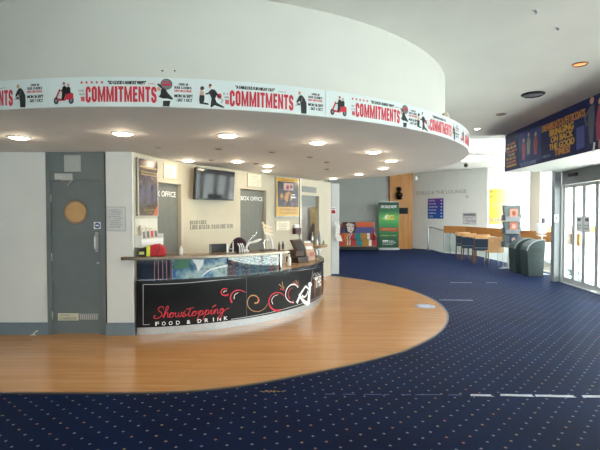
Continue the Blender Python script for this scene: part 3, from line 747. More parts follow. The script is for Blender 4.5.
for k, (x, y, lb) in enumerate(((536, 10, 'tiny white sprinkler on the grey ceiling, nearer one'), (558, 27, 'tiny white sprinkler on the grey ceiling, farther one'))):
    t = thing('sprinkler', lb, 'sprinkler', atZ(x, y, ZC), 0, 'ceiling sprinklers'); m = MB(); m.lathe([(.025, 0), (.025, -.008)], 16); obj('plate', m, M_plw, t); m = MB(); m.lathe([(.008, -.008), (.008, -.03), (.016, -.033)], 12); obj('nozzle', m, M_alu, t)
SPOTS = [(158.7, 147.5, 'over the counter near the pier'), (218.7, 148.8, 'in front of the television'), (212, 160, 'right above the television'), (272.7, 152, 'over the middle of the counter'),
         (256, 163.5, 'between the television light and the close pair'), (310, 157, 'over the far end of the counter'), (327, 162, 'above the passage doorway, nearer'), (327, 169, 'above the passage doorway, farther')]
for x, y, lb in SPOTS:  # small fittings
    m = MB(); m.lathe([(.045, 0), (.045, -.006), (.02, -.014), (.001, -.016)], 20, cap=False)
    o = obj('ceiling_sensor', m, mat('soffit_fitting', '#95908a', .5), loc=atZ(x, y, ZS)); tag(o, 'small dull round fitting on the canopy ceiling ' + lb, 'sensor', 'small fittings on the canopy ceiling')
p = atZ(485, 154, ZC+.03); m = MB(); m.box(-.28, .28, -.12, .12, -.012, 0)
for k in range(5): m.box(-.25, .25, -.1+.045*k, -.085+.045*k, -.02, -.012)
tag(obj('ceiling_grille', m, mat('vent_grey', '#c9c9c6', .5), loc=p), 'white rectangular air grille in the bright far ceiling', 'grille')
p = atZ(466, 163.5, ZC+.03); t = thing('security_camera', 'small dark security camera under the bright far ceiling', 'camera', p)
m = MB(); m.lathe([(.04, 0), (.04, -.02)], 16); obj('mount', m, M_grey, t)
m = MB(); m.lathe([(.07, -.02), (.07, -.08), (.05, -.12), (.001, -.14)], 20, cap=False); obj('dome', m, M_black, t)

# ================================================================== counter
ctr = thing('reception_counter', 'curved black bar counter with red lettering and steel plinth', 'counter', (0, 0, 0))
AL, AR = math.radians(6.2), math.radians(103)
ZP, ZB, ZS0, ZS1 = .10, .705, .97, 1.01
M_panel = mat('black_counter_vinyl', '#0c0d10', .3, var=.1, scale=4, spec=.25)
M_mirror = mat('mirror_steel', '#767d84', .1, 1.0, .05, 6)
m = MB(); m.arc(CC, RC-.06, RC-.012, AL, AR, .004, ZP, 64); obj('plinth', m, M_steel, ctr)
m = MB(); m.arc(CC, RC-.06, RC, AL, AR, ZP, ZB-.035, 64); pn = obj('front_panel', m, M_panel, ctr)
m = MB(); m.arc(CC, RC-.06, RC+.012, AL, AR, ZB-.035, ZB, 64); obj('rim', m, mat('counter_rim', '#23262b', .25, var=.1), ctr)
US = on_cyl(287, 255, CC, 2.9)[0]/2.9
m = MB(); m.arc(CC, 2.25, RC-.06, AL, AR, ZB-.06, ZB-.012, 64); obj('lower_worktop', m, wood_mat('tan_laminate', '#94795c', '#a88c6c', '#7a624a', gap=False, rough=.22), ctr)
m = MB(); m.arc(CC, 2.23, 2.27, AL, AR, .004, ZB-.06, 48); obj('rear_panel', m, M_shelf, ctr)
a1_, a2_ = on_cyl(172, 265, CC, RC)[0]/RC, on_cyl(228, 265, CC, RC)[0]/RC
m = MB(); m.arc(CC, RC-.07, RC-.04, AL, a1_, ZB-.012, ZS0, 16); obj('mirror_band', m, M_mirror, ctr)
m = MB(); m.arc(CC, RC-.07, RC-.04, a1_, a2_, ZB-.012, ZS0, 24); sp_ = obj('scenic_panel', m, print_mat('scenic_print', ['#1f3350', '#38587a', '#6f93a6', '#a5b9bb', '#3f6660'], 5, .12), ctr)  # band panel mottled in blue, green and white tones
um = cyl_map(CC, RC-.04, .0015); R4 = RC-.04; q4 = lambda pts: [on_cyl(x, y, CC, R4) for x, y in pts]
sc4 = S([q4([(174, 259.5), (190, 259.2), (189, 268), (174, 269)])], 0, 1) + S([q4([(173, 270), (200, 268), (212, 270), (205, 276), (173, 277.5)])], 1, 1) + S([q4([(192, 259.5), (204, 259.5), (203, 265), (198, 272), (196, 265)])], 2, 2) + S(stroke(q4(smooth([(202, 276), (210, 270), (220, 267), (227.5, 265.5)], 4)), .012, .03), 2, 2)
part_flat('scenic_shapes', sc4, [mat('scenic_green', '#4f7a66', .15), mat('scenic_blue', '#3a5f9a', .15), mat('scenic_white', '#dfe8ea', .15)], sp_, um)
m = MB()
for x_ in (153.5, 157.5, 162, 166, 170.5):
    a_ = on_cyl(x_, 266, CC, RC)[0]/RC; m.arc(CC, RC-.041, RC-.036, a_, a_+.004, ZB, ZS0-.01, 2)
obj('band_divider', m, mat('dull_rose_strip', '#8a5a60', .3), ctr)
m = MB(); m.arc(CC, RC-.30, RC-.28, on_cyl(229, 265, CC, RC)[0]/RC, US, ZB-.012, ZS0, 24); obj('display_back', m, mat('display_back_grey', '#2c333c', .5), ctr)
m = MB(); m.arc(CC, RC-.05, RC-.045, on_cyl(229, 265, CC, RC)[0]/RC, US-.005, ZB, ZS0, 24); obj('display_glass', m, M_glass, ctr)
m = MB(); m.arc(CC, RC-.07, RC-.035, US-.012, US, ZB-.012, ZS0, 2); obj('shelf_post', m, M_chrome, ctr)
a_l = on_cyl(123.5, 257, CC, 2.9)[0]/2.9
m = MB(); m.arc(CC, 2.50, 2.915, AL, US+.012, ZS0, ZS1, 48); m.arc(CC, 2.835, 2.915, a_l, AL, ZS0, ZS1, 8)
cx, cy = CC[0]+2.875*math.sin(a_l), CC[1]-2.875*math.cos(a_l); m.lathe([(.04, ZS0), (.04, ZS1)], 24, (cx, cy, 0))
obj('raised_shelf', m, M_shelf, ctr, bevel=.006)
m = MB(); m.arc(CC, 2.913, 2.922, a_l, US+.012, ZS0+.006, ZS1-.006, 48); obj('shelf_edging', m, mat('bronze_edging', '#8d8478', .22, .8), ctr)
# printed art, traced on the curved face
KM = cyl_map(CC, RC, .0015)
def K(x, y): return on_cyl(x, y, CC, RC)
def Kl(pts): return [K(x, y) for x, y in pts]
def z7(pts): return [(210+x/5, 265+y/5) for x, y in pts]
lines = []
for pts, w in (([(143.2, 324.8), (143.2, 284.5)], .007), ([(143.2, 284.5), (165, 284), (190, 282.6), (215, 280.3), (240, 278), (265, 275), (290, 271.7), (310, 269), (322.6, 266.5)], .008), ([(143.2, 324.8), (149.5, 324.4)], .007),
               ([(231, 319.3), (250, 316.4), (270, 312.5), (290, 307.3), (305, 302.5), (315, 298.5), (322, 294.5)], .008)):
    lines += S(stroke(Kl(smooth(pts, 3)), w), 0, 1)
part_flat('border_line', lines, [M_alu], pn, KM)
part_flat('panel_joint', S(stroke(Kl([(246.3, 277.5), (246.6, 317)]), .004)), [M_grey], pn, KM)
(ux0, zx0), (ux1, _) = K(155.5, 325.8), K(227.5, 322)
part_text('food_lettering', [(c, (K(xx-1.9, 325)[0], zx0, K(xx+1.9, 325)[0], zx0+.05), .02, 0) for c, xx in (('F', 157.2), ('O', 163.8), ('O', 170.7), ('D', 178), ('&', 188.6), ('D', 199.5), ('R', 206.5), ('K', 225.8))] + [('I', (K(212.9, 325)[0], zx0, K(213.9, 325)[0], zx0+.05), .02, 0), ('N', (K(217.3, 325)[0], zx0, K(221, 325)[0], zx0+.05), .02, 0)], [M_white_ink], pn, KM)
GL = {'S': ([(.62, .78), (.55, .98), (.34, 1.0), (.2, .82), (.3, .62), (.5, .45), (.52, .2), (.3, .0), (.05, -.02), (-.08, .14), (.06, .26)], .62),
 'h': ([(.0, .1), (.3, .7), (.34, 1.0), (.22, .98), (.14, .5), (.08, .0), (.2, .36), (.36, .44), (.38, .2), (.42, .03), (.56, .14)], .52),
 'o': ([(.0, .14), (.2, .42), (.04, .36), (.0, .12), (.14, .0), (.3, .12), (.28, .36), (.2, .42), (.34, .34), (.46, .36)], .44),
 'w': ([(.0, .36), (.04, .4), (.04, .1), (.14, .0), (.24, .14), (.28, .38), (.28, .1), (.38, .0), (.48, .16), (.48, .4), (.6, .34)], .56),
 's': ([(.0, .1), (.2, .52), (.14, .34), (.28, .14), (.16, -.02), (.0, .08), (.2, .03), (.42, .14)], .4),
 't': ([(.0, .12), (.14, .36), (.2, .74), (.15, .4), (.14, .06), (.26, .0), (.42, .14)], .4),
 'p': ([(.0, .12), (.2, .46), (.12, .0), (.0, -.5), (.14, .1), (.28, .42), (.42, .34), (.36, .06), (.2, .02), (.4, .06), (.54, .16)], .5),
 'i': ([(.0, .14), (.16, .44), (.12, .1), (.2, .0), (.34, .14)], .3),
 'n': ([(.0, .14), (.14, .42), (.1, .0), (.22, .34), (.36, .42), (.36, .1), (.44, .0), (.58, .14)], .52),
 'g': ([(.1, .3), (.32, .42), (.12, .42), (.04, .16), (.2, .04), (.36, .38), (.28, -.2), (.1, -.5), (-.06, -.36), (.2, -.06), (.56, .3), (.86, .42)], .8)}
x_ = 0; shp = []; word = 'Showstopping'; tot = sum(GL[c][1] for c in word)
(su, sz), (eu, _) = K(154.5, 317.5), K(228, 314)
sc_u = (eu-su)/tot; sc_z = .155
for c in word:
    pts = [(su+(x_+px+.12*py)*sc_u, sz-.008+py*sc_z*.92) for px, py in GL[c][0]]
    shp += S(stroke(smooth(pts, 6), .009), 0, 2); x_ += GL[c][1]
xi = su+(sum(GL[c][1] for c in 'Showstopp')+.25)*sc_u
shp += S(stroke([(xi, sz+.085), (xi+.05, sz+.11)], .011)) + S(stroke([(su+2.5*sc_u, sz+.085), (su+3.1*sc_u, sz+.10)], .008))
part_flat('script_lettering', shp, [M_redl], pn, KM)
sw = {}; SWN = 'red_scroll'
def SW(pts, w, w1, mi, ly=1): sw.setdefault(SWN, []).extend(S(stroke(Kl(smooth(z7(pts), 5)), w, w1), mi, ly))
SW([(86, 120), (68, 118), (56, 132), (62, 148), (80, 152), (92, 146)], .012, .02, 0)
SW([(84, 130), (72, 130), (68, 138)], .006, .01, 2)
SW([(110, 188), (102, 170), (106, 148), (124, 130), (150, 126), (178, 136)], .024, .008, 0)
SW([(120, 170), (124, 148), (142, 138)], .012, .005, 2)
SWN = 'gold_scroll'
SW([(288, 192), (274, 216), (245, 232), (212, 228), (190, 206), (188, 176), (204, 154), (228, 154), (242, 170), (236, 188), (222, 190)], .006, .022, 1)
SW([(232, 158), (246, 174), (240, 194)], .01, .006, 0)
SWN = 'broad_red_scroll'
SW([(352, 226), (322, 226), (300, 206), (294, 178), (306, 152), (330, 138), (356, 142), (370, 156)], .03, .008, 0)
SW([(314, 196), (308, 176), (320, 156), (340, 148)], .012, .006, 2)
SWN = 'white_scroll'
SW([(418, 188), (396, 182), (378, 158), (382, 124), (402, 100), (426, 98), (440, 112)], .012, .022, 2)
SW([(398, 168), (390, 148), (398, 124), (414, 114)], .014, .006, 0)
SW([(404, 190), (416, 180)], .02, .02, 0)
SWN = 'burst_strokes'
for pts, mi in (([(344, 96), (356, 106), (368, 120)], 1), ([(360, 84), (364, 104), (372, 116)], 1), ([(350, 118), (362, 122), (374, 128)], 0), ([(416, 84), (426, 92), (434, 106)], 0), ([(428, 76), (434, 90), (440, 106)], 1), ([(440, 80), (442, 96), (442, 112)], 0)): SW(pts, .016, .007, mi)
for nm_, s_ in sw.items(): part_flat(nm_, s_, [M_redl, M_gold, M_white_ink], pn, KM)
dn = []
def z10(pts): return [(290+x/10.72, 270+y/10.72) for x, y in pts]
def DN(pts, w, w1=None): dn.extend(S(stroke(Kl(smooth(z10(pts), 5)), w, w1), 0, 2))
dn += S([Kl(z10(disc(212, 156, 20, 14, 27)))], 0, 2)
DN([(212, 180), (206, 250), (200, 310), (196, 370)], .075, .10); DN([(200, 205), (166, 178), (140, 212), (108, 262), (86, 320), (70, 352)], .03, .055)
DN([(196, 365), (150, 340), (118, 300), (94, 262)], .07, .045); DN([(190, 222), (178, 262), (150, 290), (126, 270)], .03); DN([(218, 168), (224, 130)], .03, .03)
part_flat('dancer_figure', dn, [M_white_ink], pn, KM)
lg = []
for pts in ([(314.2, 279.5), (320.6, 277.5)], [(314.6, 296), (321, 292.5)]): lg += S(stroke(Kl(pts), .03), 0, 1)
bx = Kl([(314.4, 281), (321.2, 278.4)]); bz = Kl([(314.4, 294), (321.2, 290.5)])
lg += S([[bz[0], bz[1], bx[1], bx[0]]], 0, 1)
part_flat('logo_block', lg, [mat('copper_print', '#b5663f', .45)], pn, KM)
m = MB(); m.faces(text('THE', bz[0][0]+.02, .30, bx[1][0]-.04, .47, bold=.02), KM, 0, 3); obj('logo_lettering', m, M_white_ink, pn, fixn=False)
sg = []
for pts in ([(313, 276.6), (314.5, 273), (316, 276), (317.6, 272.6), (319, 275), (321, 271.5)], [(312.6, 270.5), (312, 276), (311, 281.5)], [(313, 278.4), (317, 277), (321.5, 275.6)]): sg += S(stroke(Kl(smooth(pts, 4)), .01), 0, 1)
part_flat('logo_script', sg, [M_white_ink], pn, KM)
# programmes standing behind the display glass
PR = [('red', '#7a3038'), ('blue', '#2f4264'), ('grey', '#565f6a'), ('teal', '#33505a'), ('maroon', '#4a2630')]
ag0, ag1 = on_cyl(230.5, 265, CC, RC)[0]/RC, US-.02
for k in range(18):
    a = ag0+(ag1-ag0)*k/17; cn, ch = PR[[0, 4, 0, 1, 2, 1, 4, 2, 1, 3, 2, 1, 2, 3, 1, 0, 0, 2][k]]
    R_ = RC-.16; hh = .17+.02*((k*7) % 3); t_ = thing('programme', 'slim %s programme standing in a row behind the counter glass' % cn, 'programme', (CC[0]+R_*math.sin(a), CC[1]-R_*math.cos(a), ZB-.012), a, 'programmes behind the counter glass')
    m = MB(); m.box(-.026, .026, -.045, .075, 0, hh); obj('cover', m, mat('programme_'+cn, ch, .4), t_)
    m = MB(); m.box(-.018, .018, -.0465, -.045, hh*.62, hh*.74); m.box(-.012, .012, -.0465, -.045, hh*.3, hh*.36); obj('cover_print', m, M_plg, t_)

# ================================================================== things on the walls
def wthing(name, label, cat, p, q, u, z, group=None, d=0):
    e = (Vector(q[:2])-Vector(p[:2])).normalized(); n = Vector((e.y, -e.x))
    return thing(name, label, cat, (p[0]+e.x*u+n.x*d, p[1]+e.y*u+n.y*d, z), math.atan2(e.y, e.x), group)
FL = lambda y0: (lambda u, v, l=0: (u, y0-.0012*l, v))     # flat print facing local -y
def span(x0, y0, x1, y1, p, q):
    a, b = on_wall(x0, y0, p, q), on_wall(x1, y1, p, q); return a[0], b[0], min(a[1], b[1]), max(a[1], b[1])
def scrib_poly(w, h, rows, seed, x0=None, top=None):
    out = []
    for k in range(rows): out += scribble(-w/2, top-h*(k+1)*1.6, w/2*(.3+.7*random.Random(seed+k).random()), top-h*(k+1)*1.6+h, seed+k)
    return out
def lens(p, q, d):
    e = (Vector(q)-Vector(p)).normalized(); n = Vector((e.y, -e.x))*d
    return (p[0]+n.x, p[1]+n.y), (q[0]+n.x, q[1]+n.y)

# dark show poster on the narrow wall, on stand-off pins
t = wthing('show_poster', 'dark purple and gold show poster on pins on the narrow wall beside the pier', 'poster', A, B, .318, 1.52)
m = MB(); m.box(-.262, .262, -.03, -.022, 0, .765); bp = obj('acrylic_board', m, mat('clear_acrylic_board', '#b9b7ae', .12), t)
m = MB(); m.box(-.235, .235, -.033, -.03, .01, .75); pr = obj('print', m, print_mat('purple_poster_print', ['#1c1719', '#3a3040', '#5a4c3c', '#443c58', '#7a6c6c'], 11, .16), t)
sh = S([rect(-.235, .60, .235, .75)], 0, 1) + S([rect(-.22, .635, .22, .66), rect(-.2, .575, .21, .595), rect(-.2, .54, .21, .56)], 1, 2) + S([rect(-.235, .01, .235, .13)], 4, 1) + S(scribble(-.12, .07, .17, .10, 3) + scribble(-.05, .035, .12, .055, 4), 1, 2) + S([[(.1, .01), (.235, .01), (.235, .17)]], 2, 3)
sh += S([[(-.2, .14), (-.1, .36), (-.13, .42), (-.21, .3)], [(-.04, .14), (.05, .2), (.07, .44), (0, .47), (-.06, .36)], [(.12, .18), (.2, .22), (.19, .42), (.13, .44)]], 3, 1)
part_flat('poster_art', sh, [mat('dark_brown_print', '#3b2e26', .2), mat('pale_gold_print', '#8f7a52', .25), mat('coral_print', '#c96a4e', .25), mat('lilac_print', '#544e6a', .25), mat('umber_print', '#4d3b2a', .25)], pr, FL(-.0335))
m = MB()
for x in (-.25, .25):
    for z in (.02, .745): m.lathe([(.011, -.036), (.011, 0)], 12, (x, 0, z), 'Y')
obj('standoff_pin', m, M_steel, t)
# leaflet rack beneath it
t = wthing('leaflet_rack', 'white wall leaflet rack over the red bag at the counter end', 'rack', A, B, .295, 1.12)
m = MB(); m.box(-.28, .29, -.012, 0, 0, .37); rk = obj('back_board', m, mat('rack_cream', '#d9d6ca', .4), t)
m = MB(); m.box(-.28, .29, -.10, -.012, 0, .012); m.box(-.28, -.27, -.10, -.012, .012, .16); m.box(.28, .29, -.10, -.012, .012, .16); m.box(-.27, .28, -.10, -.094, .012, .10); obj('pocket', m, M_plw, t)
for k in range(4):
    x = -.24+.125*k
    lt = wthing('leaflet', ('cream leaflet in the wall rack, first from the pier', 'cream leaflet in the wall rack, second from the pier', 'cream leaflet with a red picture in the wall rack', 'white leaflet in the wall rack, farthest from the pier')[k], 'leaflet', A, B, .295+x+.05, 1.134, 'leaflets in the wall rack', .09-.012*k)
    m = MB(); m.hexa([(-.045, -.002, 0), (.045, -.002, 0), (.045, .008, 0), (-.045, .008, 0)], [(-.045, .022, .27-.02*k), (.045, .022, .27-.02*k), (.045, .032, .27-.02*k), (-.045, .032, .27-.02*k)]); obj('paper', m, mat('leaflet_cream', '#d8d2c2', .55), lt)
    m = MB(); mp = lambda u, v, l=0: (u, -.0035+.024*v/.26-.0008*l, v)
    m.flat(S([rect(-.03, .1, .03, .19)], 0 if k == 2 else 1, 1) + S(scribble(-.035, .215, .03, .228, k), 1, 1), mp); obj('leaflet_print', m, [M_red, M_grey], lt, fixn=False)
# framed notices over the hatches
def notice(p, q, x0, y0, x1, y1, label, rows=5):
    u0, u1, z0, z1 = span(x0, y0, x1, y1, p, q); w, h = u1-u0, z1-z0
    t = wthing('framed_notice', label, 'notice', p, q, (u0+u1)/2, z0)
    m = MB(); m.box(-w/2, w/2, -.014, 0, 0, h); obj('frame', m, mat('notice_frame', '#c9bfa4', .4), t, bevel=.002)
    m = MB(); m.box(-w/2+.018, w/2-.018, -.0155, -.013, .018, h-.018); pg = obj('page', m, mat('cream_notice_paper', '#e6dfca', .5), t)
    rr = random.Random(int(x0)); hh = (h-.06)/(rows*1.7); L_ = []
    for k in range(rows): L_ += scribble(-w*.34, h-.03-hh*1.7*(k+1), w*(.1+.24*rr.random()), h-.03-hh*1.7*(k+1)+hh, int(x0)+k)
    part_flat('notice_print', S(L_), [mat('faded_print', '#aaa696', .6)], pg, FL(-.0162))
notice(B, C_, 163, 178, 176, 165.5, 'cream framed notice over the first ticket hatch by the dark poster', 4)
notice(D, E_, 247, 186.5, 261, 174.5, 'cream framed notice over the second ticket hatch', 5)
notice(E_, F, 275.5, 231, 289.5, 220.5, 'pale framed notice below the yellow edged poster', 3)
t = thing('framed_notice', 'small grey framed notice on the narrow pier beside the grey door', 'notice', (X(117.7), 5.57, Zd(231)))
w_, h_ = X(127.5)-X(108), Zd(206.5)-Zd(231)
m = MB(); m.box(-w_/2, w_/2, -.014, 0, 0, h_); obj('frame', m, M_alu, t, bevel=.002)
m = MB(); m.box(-w_/2+.014, w_/2-.014, -.0155, -.013, .014, h_-.014); pg = obj('page', m, mat('blue_white_paper', '#c4cace', .5), t)
L_ = []
for k in range(9): L_ += scribble(-w_*.38, h_-.05-.027*k, w_*(.2+.18*((k*7) % 5)/5), h_-.037-.027*k, k+30)
part_flat('notice_print', S(L_), [M_grey], pg, FL(-.0162))
# hatch shutters with lettering
for p, q, ua, ub, x0, y0, x1, y1, lb in ((B, C_, -.015, .58, 149.5, 192, 175.5, 198.5, 'grey shutter of the first ticket hatch, its first letters hidden by the dark poster wall'), (D, E_, .104, .982, 240.5, 197, 262.5, 202.5, 'grey shutter of the second ticket hatch, right of the television')):
    p2, q2 = lens(p, q, -.06); t = wthing('hatch_shutter', lb, 'shutter', p2, q2, (ua+ub)/2, .004); hw = (ub-ua)/2
    m = MB(); m.box(-hw, hw, 0, .03, 0, 1.99)
    sh_ = obj('panel', m, M_board, t); m = MB()
    for k in range(int(2*hw/.045)): m.box(-hw+.045*k, -hw+.045*k+.006, -.002, .001, 0, 1.99)
    obj('panel_ribs', m, M_board, t)
    u0, u1, z0, z1 = span(x0, y0, x1, y1, p2, q2); z0, z1 = 1.80, 1.88
    m = MB(); m.faces(text('BOX OFFICE', u0-(ua+ub)/2, z0, u1-(ua+ub)/2, z1, bold=.01), FL(-.004)); obj('lettering', m, M_white_ink, t, fixn=False)
# television
u0, u1, z0, z1 = .115, 1.03, 1.78, 2.275
t = wthing('television', 'black flat television hung high on the cream wall between the ticket hatches', 'television', C_, D, (u0+u1)/2, z0)
tl = .07
def tilt(mb):
    bmesh.ops.rotate(mb.bm, verts=mb.bm.verts, cent=(0, -.09, 0), matrix=Matrix.Rotation(tl, 3, 'X')); return mb
hw, hh = (u1-u0)/2, z1-z0
m = MB(); m.box(-hw, hw, -.13, -.085, 0, hh); obj('casing', tilt(m), M_black, t, bevel=.004)
m = MB(); m.box(-hw+.014, hw-.014, -.133, -.129, .02, hh-.014); obj('screen', tilt(m), mat('screen_glass', '#08090b', .07, spec=.5), t)
m = MB(); m.box(-.2, .2, -.085, -.04, .12, .38); obj('rear_housing', tilt(m), M_black, t)
m = MB(); m.box(-.1, .1, -.012, 0, .14, .36); m.box(-.03, .03, -.06, -.012, .2, .3); obj('wall_bracket', m, M_alu, t)
# raised grey lettering below it (two lines)
t = wthing('wall_lettering', 'two lines of faint raised grey letters under the television', 'lettering', C_, D, .66, 1.31)
for nm, a, b, z, h, sd in (('upper_line', -.52, -.12, .075, .062, 11), ('lower_line', -.52, .52, -.005, .068, 12)):
    m = MB()
    for r_ in scribble(a, z, b, z+h, sd): m.box(r_[0][0], r_[1][0], -.012, 0, r_[0][1], r_[2][1])
    obj(nm, m, mat('dull_grey_letters', '#a29e91', .5, .2), t)
# yellow edged poster
u0, u1, z0, z1 = .148, .888, 1.508, 2.295
t = wthing('show_poster', 'yellow edged navy show poster with red and white figures, right of the second hatch', 'poster', E_, F, (u0+u1)/2, z0)
hw, hh = .37, .787
m = MB(); m.box(-hw, hw, -.03, -.024, -.02, hh+.015); obj('acrylic_board', m, MATS['clear_acrylic_board'], t)
m = MB(); m.box(-hw+.01, hw-.01, -.034, -.03, 0, hh); pr = obj('print', m, mat('yellow_poster_edge', '#c99a2e', .2, var=.08), t)
sh = S([rect(-hw+.045, .19, hw-.03, .72)], 0, 1) + S([rect(-.14, .54, .17, .69)], 1, 2) + S([disc(-.02, .6, .05, 14), disc(.1, .62, .045, 14)], 2, 3) + S([disc(-.2, .42, .055, 18)], 3, 2) + S([[(-.14, .36), (-.08, .48), (.02, .52), (.12, .46), (.15, .36), (.06, .3), (-.06, .3)]], 3, 2)
sh += S([[(-.06, .2), (.0, .34), (.03, .46), (.06, .5), (.08, .44), (.06, .34), (.1, .2)]], 0, 3) + S([rect(.1, .38, .24, .41), rect(.12, .44, .22, .46)], 4, 3) + S([rect(-.12, .19, .18, .3)], 5, 2) + S([rect(-.25, .33, -.19, .37), rect(.2, .24, .28, .3)], 5, 2)
sh += S(scribble(-.26, .12, .30, .155, 21) + scribble(-.26, .05, .28, .085, 22), 6, 1) + S(scribble(-.2, .735, .2, .765, 23), 6, 1)
part_flat('poster_art', sh, [mat('dark_navy_poster', '#17181f', .25), mat('pink_poster', '#b98a86', .25), mat('crimson_poster', '#7a2a30', .25), mat('amber_poster', '#a8762a', .25), M_white_ink, mat('plum_poster', '#6a3434', .25), mat('olive_poster', '#6b5620', .3)], pr, FL(-.0342))
m = MB()
for x in (-hw+.02, hw-.02):
    for z in (-.008, hh+.004): m.lathe([(.011, -.038), (.011, 0)], 12, (x, 0, z), 'Y')
obj('standoff_pin', m, M_steel, t)
# intercom box
t = wthing('wall_intercom', 'small dark red box with white top on the wall end left of the doorway', 'intercom', E_, F, .80, 1.12)
m = MB(); m.box(-.10, .10, -.09, 0, 0, .13); obj('case', m, mat('maroon_plastic', '#5a2a28', .4, var=.15), t, bevel=.008)
m = MB(); m.box(-.08, .08, -.05, 0, .13, .20); obj('top_cover', m, M_plw, t, bevel=.008)
m = MB(); m.box(-.07, .03, -.093, -.09, .03, .10); obj('keypad', m, M_black, t)
# passage behind the doorway
t = thing('passage_poster', 'yellow poster seen through the passage doorway', 'poster', (.47, 13.0, 1.25))
m = MB(); m.box(-.13, .16, -.012, 0, 0, .58); pr = obj('print', m, mat('passage_yellow', '#d9bf6a', .5), t)
part_flat('poster_art', S(scribble(-.08, .36, .13, .43, 5)), [M_white_ink], pr, FL(-.0132)); part_flat('poster_disc', S([disc(.02, .16, .08, 20)]), [M_gold], pr, FL(-.0132))
t = thing('display_case', 'brown rounded display in the passage under the yellow poster', 'display', (.42, 12.75, 0))
m = MB(); m.prism_y([(-.17, 0), (.18, 0), (.18, 1.0), (.13, 1.2), (.04, 1.3), (-.07, 1.26), (-.17, .95)], -.12, .12); obj('cabinet', m, mat('taupe_case', '#7d6d63', .5), t, bevel=.02)
m = MB(); m.prism_y([(-.12, .5), (.12, .5), (.1, .95), (0, 1.1), (-.1, .92)], -.13, -.12); obj('door_panel', m, mat('taupe_light', '#a6958a', .4), t)
t = thing('pull_up_screen', 'plain white pull up screen inside the passage left of the brown display', 'screen', (.10, 12.8, 0))  # white panel stands in for a bright, window-like patch
m = MB(); m.box(-.14, .13, -.06, .06, 0, .06); obj('base', m, M_alu, t)
m = MB(); m.box(-.13, .12, -.004, .004, .06, 1.8); obj('fabric', m, M_plw, t)
L = bpy.data.lights.new('passage_lamp', 'POINT'); L.energy = 22; L.color = (1, .95, .85); L.shadow_soft_size = .1  # unseen fill light added to brighten the passage
o = bpy.data.objects.new('passage_lamp', L); COL.objects.link(o); o.location = (-.2, 11.9, 2.2)
# column fittings
t = thing('warning_sign', 'small white sign with a red symbol on the white column', 'sign', ((333.3-300)/FPX*11.33, 11.33, CAMH+(214-214.6)/FPX*11.33))
m = MB(); m.box(-.075, .075, -.004, 0, 0, .20); pl = obj('plate', m, M_plw, t)
part_flat('symbol', S([disc(0, .075, .05, 20), rect(-.055, .03, .055, .06)]) + S([rect(-.05, .15, .05, .165)], 1), [M_red, M_grey], pl, FL(-.0052))
t = thing('hand_sanitiser', 'white hand sanitiser dispenser with drip tray on the white column', 'dispenser', ((336.6-300)/FPX*11.33, 11.33, CAMH-(241-214)/FPX*11.33))
m = MB(); m.box(-.05, .07, -.012, 0, .05, .50); obj('back_plate', m, M_plw, t)
m = MB(); m.box(-.045, .075, -.11, -.012, .18, .42); obj('reservoir', m, M_plw, t, bevel=.02)
m = MB(); m.tube(smooth([(-.02, -.05, .42), (-.025, -.05, .49), (.01, -.05, .52), (.045, -.05, .49), (.045, -.05, .42)], 4), .008, 8); obj('pump_arm', m, M_chrome, t)
m = MB(); m.hexa([(0, -.14, .0), (.14, -.14, 0), (.14, -.01, .02), (0, -.01, .02)], [(-.03, -.12, .13), (.10, -.12, .13), (.10, -.005, .15), (-.03, -.005, .15)]); obj('drip_tray', m, M_plw, t, bevel=.006)

# ================================================================== on and behind the counter
def on_shelf(x, R, z=ZS1):
    y = 255; u, _ = on_cyl(x, y, CC, R); a = u/R
    return (CC[0]+R*math.sin(a), CC[1]-R*math.cos(a), z), a
p, a = on_shelf(152.5, 2.74)
t = thing('first_aid_bag', 'red padded bag with a yellow band and black end at the counter end', 'bag', p, a)
prof = [(-.06, 0), (.155, 0), (.17, .05), (.15, .11), (.10, .145), (.04, .15), (-.06, .125)]
m = MB(); m.prism_y(prof, -.09, .09); obj('body', m, mat('red_nylon', '#b81f2f', .6, var=.12, scale=20), t, bevel=.02)
m = MB(); m.prism_y([(-.16, 0), (-.06, 0), (-.06, .118), (-.15, .10)], -.088, .088); o = obj('end_pocket', m, mat('black_nylon', '#1b1a20', .7, var=.15), t, bevel=.012)
m = MB(); m.box(-.15, -.09, -.091, -.087, .025, .06); obj('pocket_label', m, mat('pale_yellow_band', '#cfcb80', .5), o)
m = MB(); m.prism_y([(-.062, -.0), (-.018, 0), (-.014, .13), (-.06, .128)], -.094, .094); obj('reflective_band', m, mat('fluorescent_yellow', '#c9d63a', .5), t, bevel=.004)
m = MB(); m.tube(smooth([(.06, -.095, .02), (.095, -.098, .06), (.10, -.09, .12), (.09, 0, .152), (.10, .09, .12)], 4), .008, 6); obj('strap', m, mat('dark_red_strap', '#7d1620', .6), t)
def bottle(name, label, cat, loc, h, r, mt, cap=M_plw, group=None):
    t = thing(name, label, cat, loc, 0, group)
    m = MB(); m.lathe([(r*.9, 0), (r, .006), (r, h*.62), (r*.45, h*.8), (r*.4, h*.86)], 20); obj('body', m, mt, t)
    m = MB(); m.lathe([(r*.48, h*.86), (r*.48, h)], 16); obj('cap', m, cap, t)
p, a = on_shelf(181, 2.65); bottle('squeeze_bottle', 'small white bottle standing on the counter shelf under the first hatch', 'bottle', p, .115, .024, M_plw)
p, a = on_shelf(218.5, 2.42, ZB-.012)
t = thing('computer_monitor', 'low black monitor behind the counter shelf beneath the raised lettering', 'monitor', p, a)
m = MB(); m.lathe([(.11, 0), (.11, .012)], 24); m.box(-.03, .03, .0, .02, .012, .16); obj('stand', m, M_black, t)
m = MB(); m.box(-.125, .125, -.02, .02, .09, .43); obj('casing', m, M_black, t, bevel=.006)
m = MB(); m.box(-.13, -.112, -.024, .022, .09, .43); obj('side_edge', m, M_plg, t, bevel=.004)
